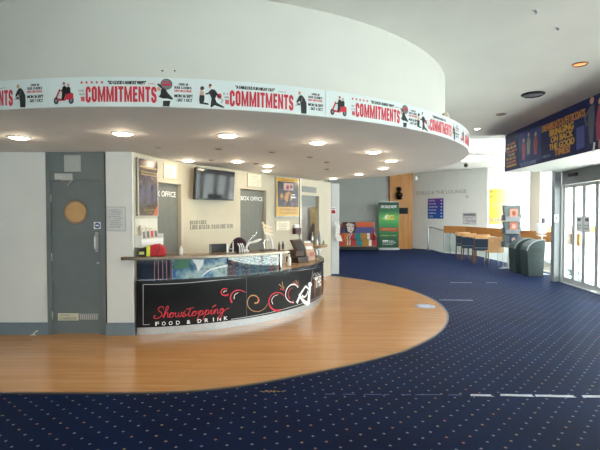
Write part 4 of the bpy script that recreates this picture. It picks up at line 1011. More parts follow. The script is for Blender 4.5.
# office chair behind the counter
p = Vector((CC[0]+2.0*math.sin(math.radians(42)), CC[1]-2.0*math.cos(math.radians(42)), 0)); d_ = ray(234, 239); k_ = 6.75/d_.y
t = thing('office_chair', 'dark plum office chair behind the counter, only its rounded back showing', 'chair', (d_.x*k_, 6.75, .004), -.25)
m = MB(); m.lathe([(.03, .1), (.03, .42)], 16)
for k in range(5):
    m.bar((0, 0, .1), (.26*math.cos(k*1.2566), .26*math.sin(k*1.2566), .07), .05, .03)
    m.lathe([(.028, -.02), (.028, .02)], 12, (.26*math.cos(k*1.2566), .26*math.sin(k*1.2566), .03), 'X')
obj('base', m, M_black, t)
m = MB(); m.lathe([(.22, .42), (.24, .45), (.24, .49), (.2, .52)], 24); obj('seat', m, mat('plum_fabric', '#3a2a38', .8, var=.1, scale=30), t)
m = MB(); m.prism_y([(.18*math.cos(b)*1.0, .88+.30*math.sin(b)) for b in [2*PI*i/28 for i in range(28)]], .18, .24); obj('backrest', m, MATS['plum_fabric'], t, bevel=.02)
m = MB(); m.tube(smooth([(0, .12, .43), (0, .27, .5), (0, .26, .75)], 4), .018, 8); obj('back_support', m, M_black, t)
# card holder, clips, lamp, feather stand, bottles
p, a = on_shelf(230, 2.66)
t = thing('card_stand', 'clear and white two-post card stand on the counter shelf beside the monitor', 'stand', p, a)
m = MB(); m.box(-.05, -.03, -.01, .01, 0, .125); obj('post', m, M_plw, t, bevel=.003)
m = MB(); m.box(.04, .05, -.01, .01, 0, .16); obj('post', m, M_alu, t)
m = MB(); m.box(-.03, .04, -.005, .005, .045, .06); m.box(-.06, .06, -.03, .03, 0, .006); obj('crossbar', m, M_plg, t)
p, a = on_shelf(239.5, 2.66)
t = thing('napkin_holder', 'black holder with curved white bands on the counter shelf left of the lamp', 'holder', p, a)
m = MB(); m.box(-.035, .05, -.03, .03, 0, .10); obj('box', m, M_black, t, bevel=.004)
for dx in (-.035, .0, .03):
    m = MB(); pts = smooth([(dx-.012, -.036, .128), (dx+.018, -.036, .085), (dx+.024, -.036, .0)], 5)
    for p0, p1 in zip(pts, pts[1:]): m.bar(p0, p1, .011, .008, (0, 1, 0))
    obj('band', m, M_plw, t)
p, a = on_shelf(246.5, 2.64)
t = thing('desk_lamp', 'white curved desk lamp with a leaf shaped head on the counter shelf', 'lamp', p, a); t.scale = (1.25,)*3
m = MB(); m.lathe([(.03, 0), (.03, .012), (.012, .03)], 20); obj('base', m, M_plw, t)
m = MB(); m.tube(smooth([(0, 0, .02), (.005, 0, .06), (.03, 0, .095), (.07, -.01, .105)], 5), [.013]*16, 10); obj('neck', m, M_plw, t)
m = MB(); m.lathe([(.004, -.075), (.022, -.045), (.027, 0), (.02, .05), (.003, .08)], 16, (0, 0, 0), 'X')
bmesh.ops.scale(m.bm, vec=(1, 1, .6), verts=m.bm.verts); bmesh.ops.rotate(m.bm, verts=m.bm.verts, cent=(0, 0, 0), matrix=Matrix.Rotation(-.28, 3, 'Y')); bmesh.ops.translate(m.bm, verts=m.bm.verts, vec=(.125, -.015, .118)); obj('lamp_head', m, M_plw, t)
m = MB(); m.tube(smooth([(.01, .02, .09), (.08, .03, .15), (.14, .03, .19), (.155, .03, .225)], 4), .006, 8); obj('arm_rod', m, M_chrome, t)
p, a = on_shelf(268, 2.64)
t = thing('feather_stand', 'white arched stand with three tan curved blades on the counter shelf', 'stand', p, a); t.scale = (1.25,)*3
m = MB(); m.box(-.10, .09, -.04, .04, 0, .01); obj('base', m, mat('dark_tray', '#3d3a34', .5), t)
m = MB(); m.tube(smooth([(.07, 0, .01), (.065, 0, .08), (.04, 0, .14), (-.0, 0, .185), (-.06, 0, .20)], 5), [.016, .016, .016, .015, .015, .014, .014, .013, .013, .012, .012, .011, .011, .01, .01, .01, .01, .009, .009, .008, .008], 10); obj('arch', m, M_plw, t)
m = MB(); m.tube(smooth([(-.06, 0, .01), (-.065, 0, .10), (-.03, 0, .125), (.02, 0, .11)], 5), .009, 8); obj('small_loop', m, M_chrome, t)
for k in range(3):
    z = .305-.045*k; x = -.06+.012*k
    m = MB(); pts = smooth([(x-.015, .01, z+.03), (x, .01, z), (x+.06, .01, z-.022), (x+.13, .01, z-.035)], 5)
    for i_, (p0, p1) in enumerate(zip(pts, pts[1:])): m.bar(p0, p1, .012, .03-.001*i_, (0, 0, 1))
    obj('blade', m, mat('pale_tan_wood', '#e6d2ae', .45), t)
m = MB(); m.tube([(-.055, .01, .19), (-.06, .01, .30)], .006, 8); obj('blade_stem', m, M_chrome, t)
for k, (x, h, r, mt, lb) in enumerate(((279.3, .11, .02, mat('amber_bottle', '#5a4026', .3), 'small amber bottle at the end of the counter shelf, left of the pair'), (283, .12, .02, mat('dark_olive_bottle', '#34352a', .3), 'small dark bottle at the very end of the counter shelf'))):
    p, a = on_shelf(x, 2.70); bottle('condiment_bottle', lb, 'bottle', p, h, r, mt, M_black, 'bottles at the shelf end')
LW = ZB-.012
p = atZ(289.2, 266, LW); bottle('pump_bottle', 'white pump bottle on the lower counter just past the shelf end', 'bottle', (p.x, p.y+.05, LW), .19, .03, M_plw)
p = atZ(293, 259, LW)
t = thing('card_terminal', 'dark reddish card terminal lying on the lower counter beside the white pump bottle', 'terminal', (p.x-.02, p.y+.02, LW), .7)
m = MB(); m.hexa([(-.05, -.09, 0), (.05, -.09, 0), (.05, .09, 0), (-.05, .09, 0)], [(-.045, -.085, .03), (.045, -.085, .03), (.045, .085, .05), (-.045, .085, .05)]); obj('case', m, mat('terminal_dark_red', '#4a2524', .4), t, bevel=.006)
m = MB(); m.hexa([(-.035, .02, .04), (.035, .02, .04), (.035, .07, .045), (-.035, .07, .045)], [(-.035, .02, .045), (.035, .02, .045), (.035, .07, .052), (-.035, .07, .052)]); obj('screen', m, M_grey, t)
p = atZ(299, 262.5, LW)
t = thing('till', 'brown till with a tilted screen on the lower counter end', 'till', (p.x-.03, p.y+.10, LW), .9)
m = MB(); m.box(-.15, .15, -.14, .14, 0, .10); obj('base', m, mat('till_dark', '#33281f', .5), t, bevel=.008)
m = MB(); m.box(-.12, .12, -.06, .12, .10, .22); obj('body', m, mat('till_brown', '#4a3527', .5, var=.15), t, bevel=.01)
m = MB(); m.hexa([(-.14, -.10, .20), (.14, -.10, .20), (.14, -.05, .2), (-.14, -.05, .2)], [(-.14, .02, .40), (.14, .02, .40), (.14, .07, .40), (-.14, .07, .4)]); sc_ = obj('screen_housing', m, mat('till_brown_light', '#4a3628', .5), t, bevel=.006)
m = MB(); m.hexa([(-.12, -.103, .215), (.12, -.103, .215), (.12, -.09, .215), (-.12, -.09, .215)], [(-.12, .012, .385), (.12, .012, .385), (.12, .02, .385), (-.12, .02, .385)]); obj('screen', m, M_black, sc_)
p = atZ(307.5, 261, LW)
t = thing('receipt_printer', 'beige slanted printer with white paper on the lower counter beside the till', 'printer', (p.x+.03, p.y+.08, LW), .5)
m = MB(); m.prism_x([(-.08, 0), (.09, 0), (.09, .30), (.03, .33), (-.06, .14)], -.09, .09); obj('case', m, mat('printer_beige', '#b79c88', .5, var=.08), t, bevel=.01)
m = MB(); m.hexa([(-.07, -.03, .21), (.06, -.03, .21), (.06, -.02, .2), (-.07, -.02, .2)], [(-.075, .05, .36), (.055, .05, .36), (.055, .058, .355), (-.075, .058, .355)]); obj('paper', m, M_plw, t)
m = MB(); m.hexa([(-.02, -.076, .08), (.07, -.076, .08), (.07, -.06, .08), (-.02, -.06, .08)], [(-.02, -.055, .16), (.07, -.055, .16), (.07, -.045, .16), (-.02, -.045, .16)]); obj('label', m, mat('pink_label', '#b06a60', .5), t)
# round tray table past the counter end
tx, ty = .40, 9.62
t = thing('tray_table', 'small round tan tray table on chrome legs between counter end and column', 'table', (tx, ty, .004))
m = MB(); m.lathe([(.20, .83), (.21, .84), (.21, .875), (.20, .87), (.195, .85), (.001, .85)], 32, cap=False); m.lathe([(.20, .825), (.20, .832)], 32); obj('tray', m, mat('tan_tray', '#a88a66', .4, var=.1), t)
for k in range(3):
    b = k*2.094+.4; m = MB(); m.tube(smooth([(.05*math.cos(b), .05*math.sin(b), .825), (.04*math.cos(b), .04*math.sin(b), .5), (.19*math.cos(b), .19*math.sin(b), .0)], 4), .012, 8); obj('leg', m, M_chrome, t)
for k, (dx, dy, h, r, mt, lb) in enumerate(((-.13, .04, .30, .03, mat('silver_flask', '#aab0b6', .2, .9), 'tall silver flask standing on the round tray table'), (.03, .06, .33, .032, mat('blue_glass', '#8fa0b8', .15), 'tall pale blue bottle standing on the round tray table'), (-.03, -.08, .16, .03, mat('white_jar', '#d4d0c6', .3), 'short white jar at the front of the round tray table'), (.12, -.02, .13, .028, mat('green_jar', '#8a9a6a', .3), 'short greenish jar at the edge of the round tray table'))):
    bottle('drink_bottle', lb, 'bottle', (tx+dx, ty+dy, .855), h, r, mt, M_alu, 'bottles on the tray table')

# ================================================================== far end
SX, SY = 2.47, 18.95
t = thing('painted_sofa', 'high backed two seat sofa painted with a woman face and coloured stripes', 'sofa', (SX, SY, 0))
W_ = .745
m = MB(); m.box(-W_-.03, W_+.04, -.38, .42, .03, .17); obj('base', m, M_black, t, bevel=.01)
m = MB(); m.box(-W_-.03, W_+.04, -.385, .42, .17, .20); obj('base_edge', m, mat('base_wood_edge', '#8a6a44', .5), t)
bands = [(-.74, -.55, '#c24a22'), (-.55, -.38, '#b9782a'), (-.38, -.10, '#b02a24'), (-.10, .16, '#167680'), (.16, .44, '#ad7c28'), (.44, .56, '#e6e0d4'), (.56, .74, '#a3222a')]
mats_ = [mat('sofa_band_%d' % i, c, .6, var=.06) for i, (_, _, c) in enumerate(bands)]
m = MB()
for i, (a, b, c) in enumerate(bands): m.hexa([(a, -.36, .20), (b, -.36, .20), (b, .1, .2), (a, .1, .2)], [(a, -.36, .44), (b, -.36, .44), (b, .1, .46), (a, .1, .46)], i)
obj('seat', m, mats_, t)
m = MB()
for i, (a, b, c) in enumerate(bands): m.hexa([(a, .06, .42), (b, .06, .42), (b, .3, .42), (a, .3, .42)], [(a, .12, .72), (b, .12, .72), (b, .3, .72), (a, .3, .72)], i)
obj('backrest', m, mats_, t)
m = MB(); m.hexa([(-W_+.08, .12, .72), (W_, .12, .72), (W_, .3, .72), (-W_+.08, .3, .72)], [(-W_+.12, .17, .98), (W_, .17, .98), (W_, .3, .98), (-W_+.12, .3, .98)]); obj('upper_back', m, mat('sofa_indigo', '#4b4a86', .6), t)
m = MB(); m.hexa([(-W_+.12, .17, .98), (W_, .17, .98), (W_, .3, .98), (-W_+.12, .3, .98)], [(-W_+.16, .2, 1.2), (W_, .2, 1.2), (W_, .3, 1.2), (-W_+.16, .3, 1.2)]); obj('top_rail', m, mat('sofa_orange', '#cf5a2e', .6), t, bevel=.02)
for sx, cn in ((-1, 'sofa_band_0'), (1, 'sofa_band_6')):
    m = MB(); m.prism_x([(-.36, .2), (.3, .2), (.3, 1.0), (.2, 1.0), (.05, .68), (-.3, .6)], sx*W_-.035, sx*W_+.035); obj('armrest', m, MATS[cn], t, bevel=.015)
m = MB(); m.tube(smooth([(W_+.02, -.3, .6), (W_+.02, .05, .7), (W_+.02, .2, .98), (W_+.02, .24, 1.2)], 4), .018, 8); obj('piping', m, M_plw, t)
FM = lambda u, v, l=0: (u, .085+.09*(v-.7)-.003*l, v)
fp = S([[(-.52, .74), (-.1, .74), (-.02, .98), (-.08, 1.2), (-.24, 1.18), (-.56, 1.2), (-.54, .98)]], 0, 1) + S([[(-.40, .80), (-.26, .72), (-.14, .86), (-.12, 1.08), (-.22, 1.14), (-.38, 1.13), (-.44, 1.02)]], 1, 2)
fp += S([[(-.5, 1.08), (-.36, 1.18), (-.3, 1.16), (-.42, 1.04)]], 1, 3) + S([disc(-.35, 1.02, .035, 10, .02), disc(-.2, 1.02, .035, 10, .02)], 0, 4) + S([disc(-.27, .84, .045, 10, .02)], 2, 4) + S([[(-.29, .92), (-.24, .92), (-.26, 1.0)]], 3, 4) + S([[(-.16, .86), (-.12, .9), (-.12, 1.06), (-.17, 1.0)]], 3, 3)
m = MB(); m.flat(fp, FM); obj('painted_face', m, [M_black, mat('face_white', '#e3d5cf', .6), M_red, mat('face_pink', '#cf8f8c', .6)], t, fixn=False)
m = MB(); sl = []
for o_ in (0, .1): sl += S(stroke(smooth([(-.16+o_*0, .74), (-.34+o_, .66), (-.44+o_, .5), (-.46+o_, .24)], 5), .035))
m.flat(sl, lambda u, v, l=0: (u, (.06+.2*(v-.42) if v > .46 else -.366), v)); obj('painted_lines', m, M_plw, t, fixn=False)
# roll-up banner
RX, RY = (388-300)/FPX*19.0, 19.0
t = thing('roll_up_banner', 'tall green roll up show banner in front of the oak pier', 'banner', (RX+.03, RY, 0), -.03)
m = MB(); m.box(-.45, .45, -.10, .10, 0, .09); obj('base', m, M_alu, t, bevel=.012)
m = MB(); m.tube([(0, .03, .09), (0, .03, 2.05)], .012, 8); obj('pole', m, M_alu, t)
m = MB(); m.box(-.43, .43, -.012, .012, 2.06, 2.09); obj('top_rail', m, M_alu, t)
m = MB(); m.box(-.43, .43, -.003, .003, .09, 2.06)
gm = grad_mat('green_banner_print', [(0, '#123f2c'), (.25, '#1a5a36'), (.5, '#2f8f4a'), (.66, '#5fb45a'), (.8, '#1f6b40'), (1, '#0f3a30')], 2, .09, 2.06, .5)
sc_ = obj('screen', m, gm, t)
sh = S([[(-.3, 1.36), (-.12, 1.28), (.05, 1.3), (.3, 1.3), (.12, 1.42), (.28, 1.52), (.02, 1.5), (-.1, 1.56), (-.14, 1.42)]], 1, 1) + S([[(.05, 1.36), (.2, 1.34), (.24, 1.46), (.1, 1.46)]], 3, 2) + S([[(-.18, 1.36), (-.08, 1.34), (-.06, 1.5), (-.16, 1.48)]], 0, 2)
sh += S([[(-.38, .84), (.36, .78), (.4, .98), (.2, .93), (0, .98), (-.2, .94), (-.36, 1.0)]], 2, 1) + S(scribble(-.3, .86, .32, .93, 8), 3, 2) + S(scribble(-.35, .60, .36, .635, 9), 4, 1) + S([rect(-.26, .36, -.02, .42)], 0, 1) + S(scribble(0, .36, .3, .40, 10) + scribble(-.26, .29, .32, .325, 12) + scribble(-.26, .22, .2, .245, 13), 0, 1)
part_flat('banner_art', sh, [M_white_ink, mat('pale_lime', '#bcd46a', .5), mat('banner_red', '#b8402c', .5), mat('banner_gold', '#d8a040', .5), mat('banner_yellow', '#c9cf5a', .5)], sc_, FL(-.004))
m = MB(); m.faces(text('ON SALE NOW', -.34, 1.80, .34, 1.93, bold=.03), FL(-.0055)); obj('banner_lettering', m, M_white_ink, sc_, fixn=False)
# bust and black box on the oak pier
bx_ = (398.3-300)/FPX*19.45
t = thing('wall_bust', 'dark bronze bust on a small bracket high on the oak pier', 'sculpture', (bx_, 19.45, CAMH+(214-199.5)/FPX*19.45))
M_bronze = mat('dark_bronze', '#2b211c', .4, .6, .2, 10)
m = MB(); m.lathe([(.10, 0), (.14, .04), (.14, .07)], 20, (0, -.15, 0)); m.box(-.06, .06, -.12, 0, .0, .06); obj('bracket', m, M_bronze, t)
m = MB(); m.lathe([(.06, .07), (.13, .12), (.16, .2), (.14, .27), (.06, .31), (.055, .34), (.09, .38), (.105, .44), (.095, .5), (.05, .545), (.001, .555)], 24, (0, -.15, 0), cap=False)
bmesh.ops.scale(m.bm, vec=(1, .8, 1), verts=m.bm.verts, space=Matrix.Translation((0, .15, 0))); m.lathe([(.015, -.1), (.028, -.07), (.02, -.05)], 10, (0, -.15, .43), 'Y')
obj('head', m, M_bronze, t)
t = thing('black_sign', 'small black plate on the oak pier below the bust', 'sign', ((403.3-300)/FPX*19.45, 19.45, CAMH+(214-214)/FPX*19.45))
m = MB(); m.box(-.20, .20, -.05, 0, 0, .28); obj('plate', m, M_black, t, bevel=.01)
m = MB(); m.box(-.17, .17, -.054, -.05, .03, .25); obj('face', m, mat('dark_glass', '#0c0c0e', .5, spec=.2), t)
# white wall: lettering, direction sign, projector box, framed poster, yellow poster
t = wthing('wall_lettering', 'large grey STALLS & THE LOUNGE lettering with a down arrow on the white wall', 'lettering', W0, W1, 1.44, 2.38)
m = MB(); m.faces(text('STALLS & THE LOUNGE', -1.21, .02, 1.21, .175, bold=.03), FL(-.012)); obj('lettering', m, M_letter, t, fixn=False)
m = MB(); m.flat(S(stroke([(1.17, -.05), (1.27, -.15)], .025)) + S([[(1.30, -.18), (1.18, -.17), (1.29, -.06)]]), FL(-.012)); obj('arrow', m, M_letter, t)
u0, u1, z0, z1 = on_wall(428, 209, W0, W1)[0], on_wall(443.5, 209, W0, W1)[0], 1.35, 2.22
t = wthing('direction_sign', 'purple to blue direction sign with white lines on the white wall', 'sign', W0, W1, (u0+u1)/2, z0); hw, hh = (u1-u0)/2, z1-z0
m = MB(); m.box(-hw, hw, -.02, 0, 0, hh); pl = obj('panel', m, grad_mat('sign_gradient', [(0, '#1a5aa8'), (.35, '#2a4aa4'), (.75, '#4a3a98'), (1, '#7a3a9c')], 2, 0, .87, .35), t, bevel=.004)
L_ = []
for k, f in enumerate((.5, .62, .75, .7, .62, .4)): L_ += scribble(-hw+.06, hh-.12-.135*k, -hw+.06+f*2*hw*.8, hh-.065-.135*k, k+40) + [rect(hw-.12, hh-.12-.135*k, hw-.06, hh-.07-.135*k)]
part_flat('sign_print', S(L_), [M_white_ink], pl, FL(-.0215))
t = wthing('wall_projector', 'small white box fixed at the top left corner of the white wall', 'fitting', W0, W1, .12, 3.0)
m = MB(); m.box(-.12, .22, -.22, -.05, .05, .22); obj('case', m, M_plw, t, bevel=.02)
m = MB(); m.lathe([(.05, -.25), (.05, -.21)], 16, (.05, 0, .13), 'Y'); obj('front_lens', m, M_grey, t)
m = MB(); m.box(0, .08, -.06, 0, .1, .2); obj('bracket', m, M_alu, t)
u0, u1, z0, z1 = 2.51, 3.09, 1.13, 1.60
t = wthing('framed_poster', 'small dark and pale framed poster on the white wall above the timber rail', 'poster', W0, W1, (u0+u1)/2, z0); hw, hh = .29, .47
m = MB(); m.box(-hw, hw, -.02, 0, 0, hh); obj('frame', m, M_alu, t)
m = MB(); m.box(-hw+.02, hw-.02, -.022, -.019, .02, hh-.02); pr = obj('print', m, print_mat('mauve_print', ['#8a8690', '#b9b2ba', '#d8d4d8', '#a8a0b0'], 10), t)
part_flat('poster_art', S([rect(-hw+.03, hh-.12, hw-.03, hh-.04)]) + S(scribble(-.2, .25, .2, .31, 3) + scribble(-.2, .12, .15, .17, 7)), [M_grey], pr, FL(-.0232))
ya, yb = on_wall(488.8, 206, W1, W2)[0], on_wall(515.8, 206, W1, W2)[0]
zt, zb = on_wall(500, 188.7, W1, W2)[1], on_wall(500, 224.3, W1, W2)[1]
t = wthing('yellow_poster', 'large yellow and white poster on the bright wall behind the leaflet stand', 'poster', W1, W2, (ya+yb)/2, zb); hw, hh = (yb-ya)/2, zt-zb
m = MB(); m.box(-hw, hw, -.025, 0, 0, hh); obj('frame', m, M_alu, t)
m = MB(); m.box(-hw+.02, hw-.02, -.028, -.024, .02, hh-.02); pr = obj('print', m, grad_mat('yellow_white_print', [(0, '#d9bb2c'), (.25, '#dcc650'), (.5, '#d8cf94'), (.8, '#d4d0bc'), (1, '#d2d0c6')], 0, -hw, hw, .5), t)
def scr_line(x, z, w, h, n): return stroke(smooth([(x+w*i/(2*n), z+(h if i % 2 else 0)*(1 if i % 3 else .6)) for i in range(2*n+1)], 3), h*.14)
PM = [mat('mauve_ink', '#9a8aa8', .5), mat('amber_ink', '#e0b878', .5), M_orange]
for nm_, a_, b_, c_, d_, n_, mi in (('upper_script', -.26, .76, .55, .13, 6, 1), ('second_script', -.28, .64, .5, .12, 6, 1), ('third_script', -.36, .5, .6, .14, 5, 0), ('lower_script', -.16, .36, .4, .12, 4, 0)): part_flat(nm_, S(scr_line(a_, hh*b_, c_, d_, n_), mi, 1), PM, pr, FL(-.029))
part_flat('bottom_print', S(scribble(-.42, .10, .10, .24, 6), 0, 1), PM, pr, FL(-.029))
sh = S([disc(.38, hh*.93, .025), disc(.38, hh*.78, .025), disc(-.4, hh*.92, .04), disc(-.4, hh*.78, .035)], 2, 1)
for k_, q_ in enumerate(sh): part_flat('corner_mark', [q_], PM, pr, FL(-.029))

# timber rail with glass below
RL = [(5.72, 17.5), (6.35, 16.75), (6.6, 16.45), (6.6, 10.35)]
t = thing('timber_rail', 'long oak panelled guard rail with glass below, round the stairwell', 'railing', (0, 0, 0))
for p, q in ((RL[0], RL[1]), (RL[1], RL[3])):
    L_ = math.dist(p, q); n_ = max(1, round(L_/1.5))
    for k in range(n_):
        m = MB(); wall_box(m, p, q, L_*k/n_+.004, L_*(k+1)/n_-.004, .80, 1.08, -.03, .02); obj('panel', m, M_rail, t, bevel=.006)
        m = MB(); wall_box(m, p, q, L_*k/n_+.03, L_*(k+1)/n_-.03, .06, .79, -.012, -.002); obj('glass_panel', m, M_glass, t)
    for k in range(n_+1):
        m = MB(); u = min(max(L_*k/n_, .02), L_-.02); wall_box(m, p, q, u-.02, u+.02, 0, .80, -.03, .01); obj('post', m, M_alu, t)
t = thing('stair_handrail', 'chrome stair handrail turning down at the top of the steps', 'handrail', (5.46, 18.72, 0))
m = MB(); m.tube(smooth([(0, 0, 0), (0, 0, .9), (.02, -.02, .97), (.1, -.08, .98), (.2, -.16, .96), (.55, -.42, .86), (.95, -.75, .74)], 4), .028, 10); obj('rail', m, M_chrome, t)
m = MB(); m.lathe([(.06, 0), (.06, .012)], 16); obj('floor_plate', m, M_chrome, t)
m = MB(); m.tube([(.75, -.575, -.5), (.75, -.575, .80)], .02, 8); obj('post', m, M_chrome, t)
# chairs at the rail
M_seat = mat('dark_blue_upholstery', '#23374a', .7, var=.12, scale=25)
def blue_chair(loc, rz, label):
    t = thing('dining_chair', label, 'chair', loc, rz, 'blue chairs along the timber rail')
    m = MB(); m.box(-.22, .22, -.2, .22, .42, .50); obj('seat', m, M_seat, t, bevel=.025)
    m = MB(); m.hexa([(-.2, -.22, .52), (.2, -.22, .52), (.2, -.18, .52), (-.2, -.18, .52)], [(-.2, -.27, .79), (.2, -.27, .79), (.2, -.23, .79), (-.2, -.23, .79)]); obj('backrest', m, M_seat, t, bevel=.012)
    m = MB(); P_ = smooth([(-.235, -.20, .86), (-.15, -.275, .86), (0, -.295, .86), (.15, -.275, .86), (.235, -.20, .86)], 4)
    for p0, p1 in zip(P_, P_[1:]): m.bar(p0, p1, .028, .12)
    obj('top_rail', m, M_beech, t)
    for x in (-.2, .2):
        m = MB(); m.bar((x, .19, .0), (x*.98, .19, .44), .035, .035); obj('leg', m, M_dwood, t)
        m = MB(); m.bar((x*1.05, -.24, 0), (x, -.2, .45), .035, .035); m.bar((x, -.2, .45), (x*1.02, -.255, .84), .035, .03); obj('leg', m, M_dwood, t)
    return t
c0 = blue_chair((5.76, 15.6, 0), -.35, 'blue seated chair at the timber rail, farthest from the entrance')
c1 = dup(c0, (5.62, 14.6, 0), -.5, 'blue seated chair at the timber rail, middle of the three')
c2 = dup(c0, (5.62, 13.7, 0), -.25, 'blue seated chair at the timber rail, next to the plain wooden chair')
t = thing('wooden_chair', 'plain pale wooden chair with light metal legs beside the leaflet stand', 'chair', (5.72, 12.98, 0), -.1)
m = MB(); m.box(-.2, .2, -.2, .2, .42, .46); obj('seat', m, M_beech, t, bevel=.012)
m = MB(); P_ = smooth([(-.22, -.2, .66), (-.1, -.235, .66), (.1, -.235, .66), (.22, -.2, .66)], 4)
for p0, p1 in zip(P_, P_[1:]): m.bar(p0, p1, .02, .44)
obj('backrest', m, M_beech, t)
for x in (-.18, .18):
    for y in (-.2, .18):
        m = MB(); m.tube([(x*1.1, y*1.08, 0), (x, y, .42)], .014, 8); obj('leg', m, M_alu, t)
# leaflet stand
LX, LY = 5.93, 12.35
t = thing('leaflet_stand', 'grey three tier leaflet stand on a white pole beside the bins', 'stand', (LX, LY, 0), -.25)
m = MB(); m.tube([(-.08, 0, .03), (-.02, 0, .72)], .028, 10); obj('pole', m, M_plw, t)
m = MB()
for k in range(4):
    b = k*PI/2+.4; m.bar((-.08, 0, .03), (-.08+.25*math.cos(b), .25*math.sin(b), .02), .05, .03)
obj('base', m, M_alu, t)
M_tier = mat('grey_stand_metal', '#666e70', .45, .2)
for k, (z0, z1) in enumerate(((1.36, 1.79), (1.0, 1.345), (.62, .985))):
    m = MB(); m.hexa([(-.18, -.15, z0), (.18, -.15, z0), (.18, .15, z0), (-.18, .15, z0)], [(-.21, -.15, z1), (.21, -.15, z1), (.21, .15, z1), (-.21, .15, z1)]); m.box(-.25, -.18, -.05, .05, z0, z0+.16); m.box(.18, .25, -.05, .05, z0+.05, z0+.2)
    o = obj('tier', m, M_tier, t, bevel=.008)
    m = MB(); m.box(-.18, .18, -.21, -.205, z0, z0+.12); m.box(-.18, .18, -.21, -.15, z0, z0+.01); obj('pocket', m, M_plg, o)
    mw = Matrix.Translation((LX, LY, 0)) @ Matrix.Rotation(-.25, 4, 'Z')
    lp = mw @ Vector((.03, -.175, z0+.012))
    lt = thing('leaflet', ('orange leaflet in the top tier of the grey leaflet stand', 'orange leaflet in the middle tier of the grey leaflet stand', 'dark blue leaflet in the bottom tier of the grey leaflet stand')[k], 'leaflet', lp, -.25, 'leaflets in the stand')
    hL = min(.32, z1-z0-.03)
    m = MB(); m.hexa([(-.10, -.015, 0), (.10, -.015, 0), (.10, 0, 0), (-.10, 0, 0)], [(-.10, .0, hL), (.10, .0, hL), (.10, .015, hL), (-.10, .015, hL)]); obj('paper', m, (mat('leaflet_salmon', '#c08468', .5, var=.15), mat('leaflet_coral', '#b8705a', .5, var=.15), mat('leaflet_navy', '#34456a', .5, var=.15))[k], lt)
    m = MB(); m.flat(S([disc(0, hL*.62, .05, 12, .07)]) + S(scribble(-.07, hL*.2, .07, hL*.28, k)), lambda u, v, l=0: (u, -.0165+.015*v/hL, v)); obj('leaflet_print', m, mat('leaflet_soft_print', '#c9a08c', .5) if k else mat('leaflet_dark_print', '#8a4a3a', .5), lt, fixn=False)
# bins
M_bin = mat('dark_green_grey_plastic', '#33413f', .5, var=.1, scale=10)
def litter_bin(loc, rz, label):
    t = thing('litter_bin', label, 'bin', loc, rz, 'litter bins by the entrance post')
    prof = [(-.17, .0), (.18, .0), (.225, .90), (.17, .915), (.09, .905), (0, .88), (-.09, .83), (-.165, .75), (-.21, .64)]
    m = MB(); m.prism_y(prof, -.24, .24); obj('body', m, M_bin, t, bevel=.012)
    m = MB(); tp = [(x, z) for x, z in prof[2:]]
    for (x0, z0), (x1, z1) in zip(tp, tp[1:]): m.bar((x0, -.243, z0+.004), (x1, -.243, z1+.004), .02, .022)
    obj('lid_edge', m, mat('bin_edge_grey', '#9aa4a2', .4), t)
    m = MB(); m.box(-.12, .15, -.244, -.238, .60, .72); obj('flap', m, mat('bin_flap', '#2a3432', .4), t, bevel=.002)
    m = MB(); m.box(-.175, .185, -.245, .245, 0, .03); obj('foot', m, M_rubber, t)
    return t
b0 = litter_bin((5.84, 11.06, 0), -.12, 'dark green grey litter bin with a curved top, nearer the entrance post')
dup(b0, (5.86, 11.72, 0), -.12, 'dark green grey litter bin with a curved top, behind the nearer one')
# sanitiser stand
t = thing('sanitiser_stand', 'white hand sanitiser on a thin floor stand between bin and entrance post', 'dispenser', (6.24, 11.32, 0), .05)
m = MB(); m.box(-.12, .12, -.14, .14, 0, .012); obj('base', m, M_alu, t)
m = MB(); m.tube([(.03, .02, .012), (.0, .02, 1.05)], .018, 10); obj('pole', m, M_plw, t)
m = MB(); m.box(-.14, .07, -.08, .05, 1.05, 1.31); obj('dispenser', m, M_plw, t, bevel=.02)
m = MB(); m.box(-.01, .06, -.02, .03, 1.31, 1.44); obj('top_bottle', m, mat('dark_cap', '#3a3f44', .4), t, bevel=.01)
m = MB(); m.hexa([(-.16, -.1, .98), (.05, -.1, .98), (.05, .03, 1.0), (-.16, .03, 1.0)], [(-.16, -.1, 1.0), (.05, -.1, 1.0), (.05, .03, 1.02), (-.16, .03, 1.02)]); obj('drip_tray', m, M_alu, t)
t = thing('exit_button', 'small pale button box on the grey entrance post', 'switch', (5.83, 10.03, 1.36))
m = MB(); m.box(-.045, .045, -.03, 0, 0, .18); obj('box', m, M_plw, t, bevel=.005)
m = MB(); m.lathe([(.022, -.04), (.022, -.03)], 16, (0, 0, .1), 'Y'); obj('button', m, M_grey, t)

# blue show banner along the bulkhead
BW = lambda off=0: wall_frame(BQ, BP, .008)
BFu = wall_frame(BQ, BP, .0085)
m = MB(); wall_box(m, BQ, BP, .005, 3.95, 2.505, 3.318, 0, .008)
bb = tag(obj('hanging_banner', m, mat('deep_navy_vinyl', '#232b5c', .6, var=.12, scale=2, spec=.2)), 'long navy show banner with yellow lettering on the entrance bulkhead', 'banner')
W7 = lambda x, y: on_wall(500+x/5, 90+y/5, BQ, BP)
part_flat('pale_panel', S([[W7(95, 222), W7(207, 178), W7(207, 352), W7(97, 380)]]), [mat('mid_navy_print', '#3c4a80', .6, var=.25, scale=3, spec=.2)], bb, BFu)
GM = [mat('banner_maroon', '#a04058', .5), M_plg, M_skin, mat('banner_steel_blue', '#7f92c4', .5)]
for cx, cz, mi in ((120, 300, 0), (145, 272, 1), (180, 270, 0)):
    a_, b_ = W7(cx, cz); fg = S([[(a_-.05, b_-.2), (a_+.05, b_-.2), (a_+.09, b_+.02), (a_+.05, b_+.14), (a_-.05, b_+.14), (a_-.09, b_+.02)]], mi, 1) + S([disc(a_, b_+.19, .045, 12)], 2, 1); part_flat('singer_figure', fg, GM, bb, BFu)
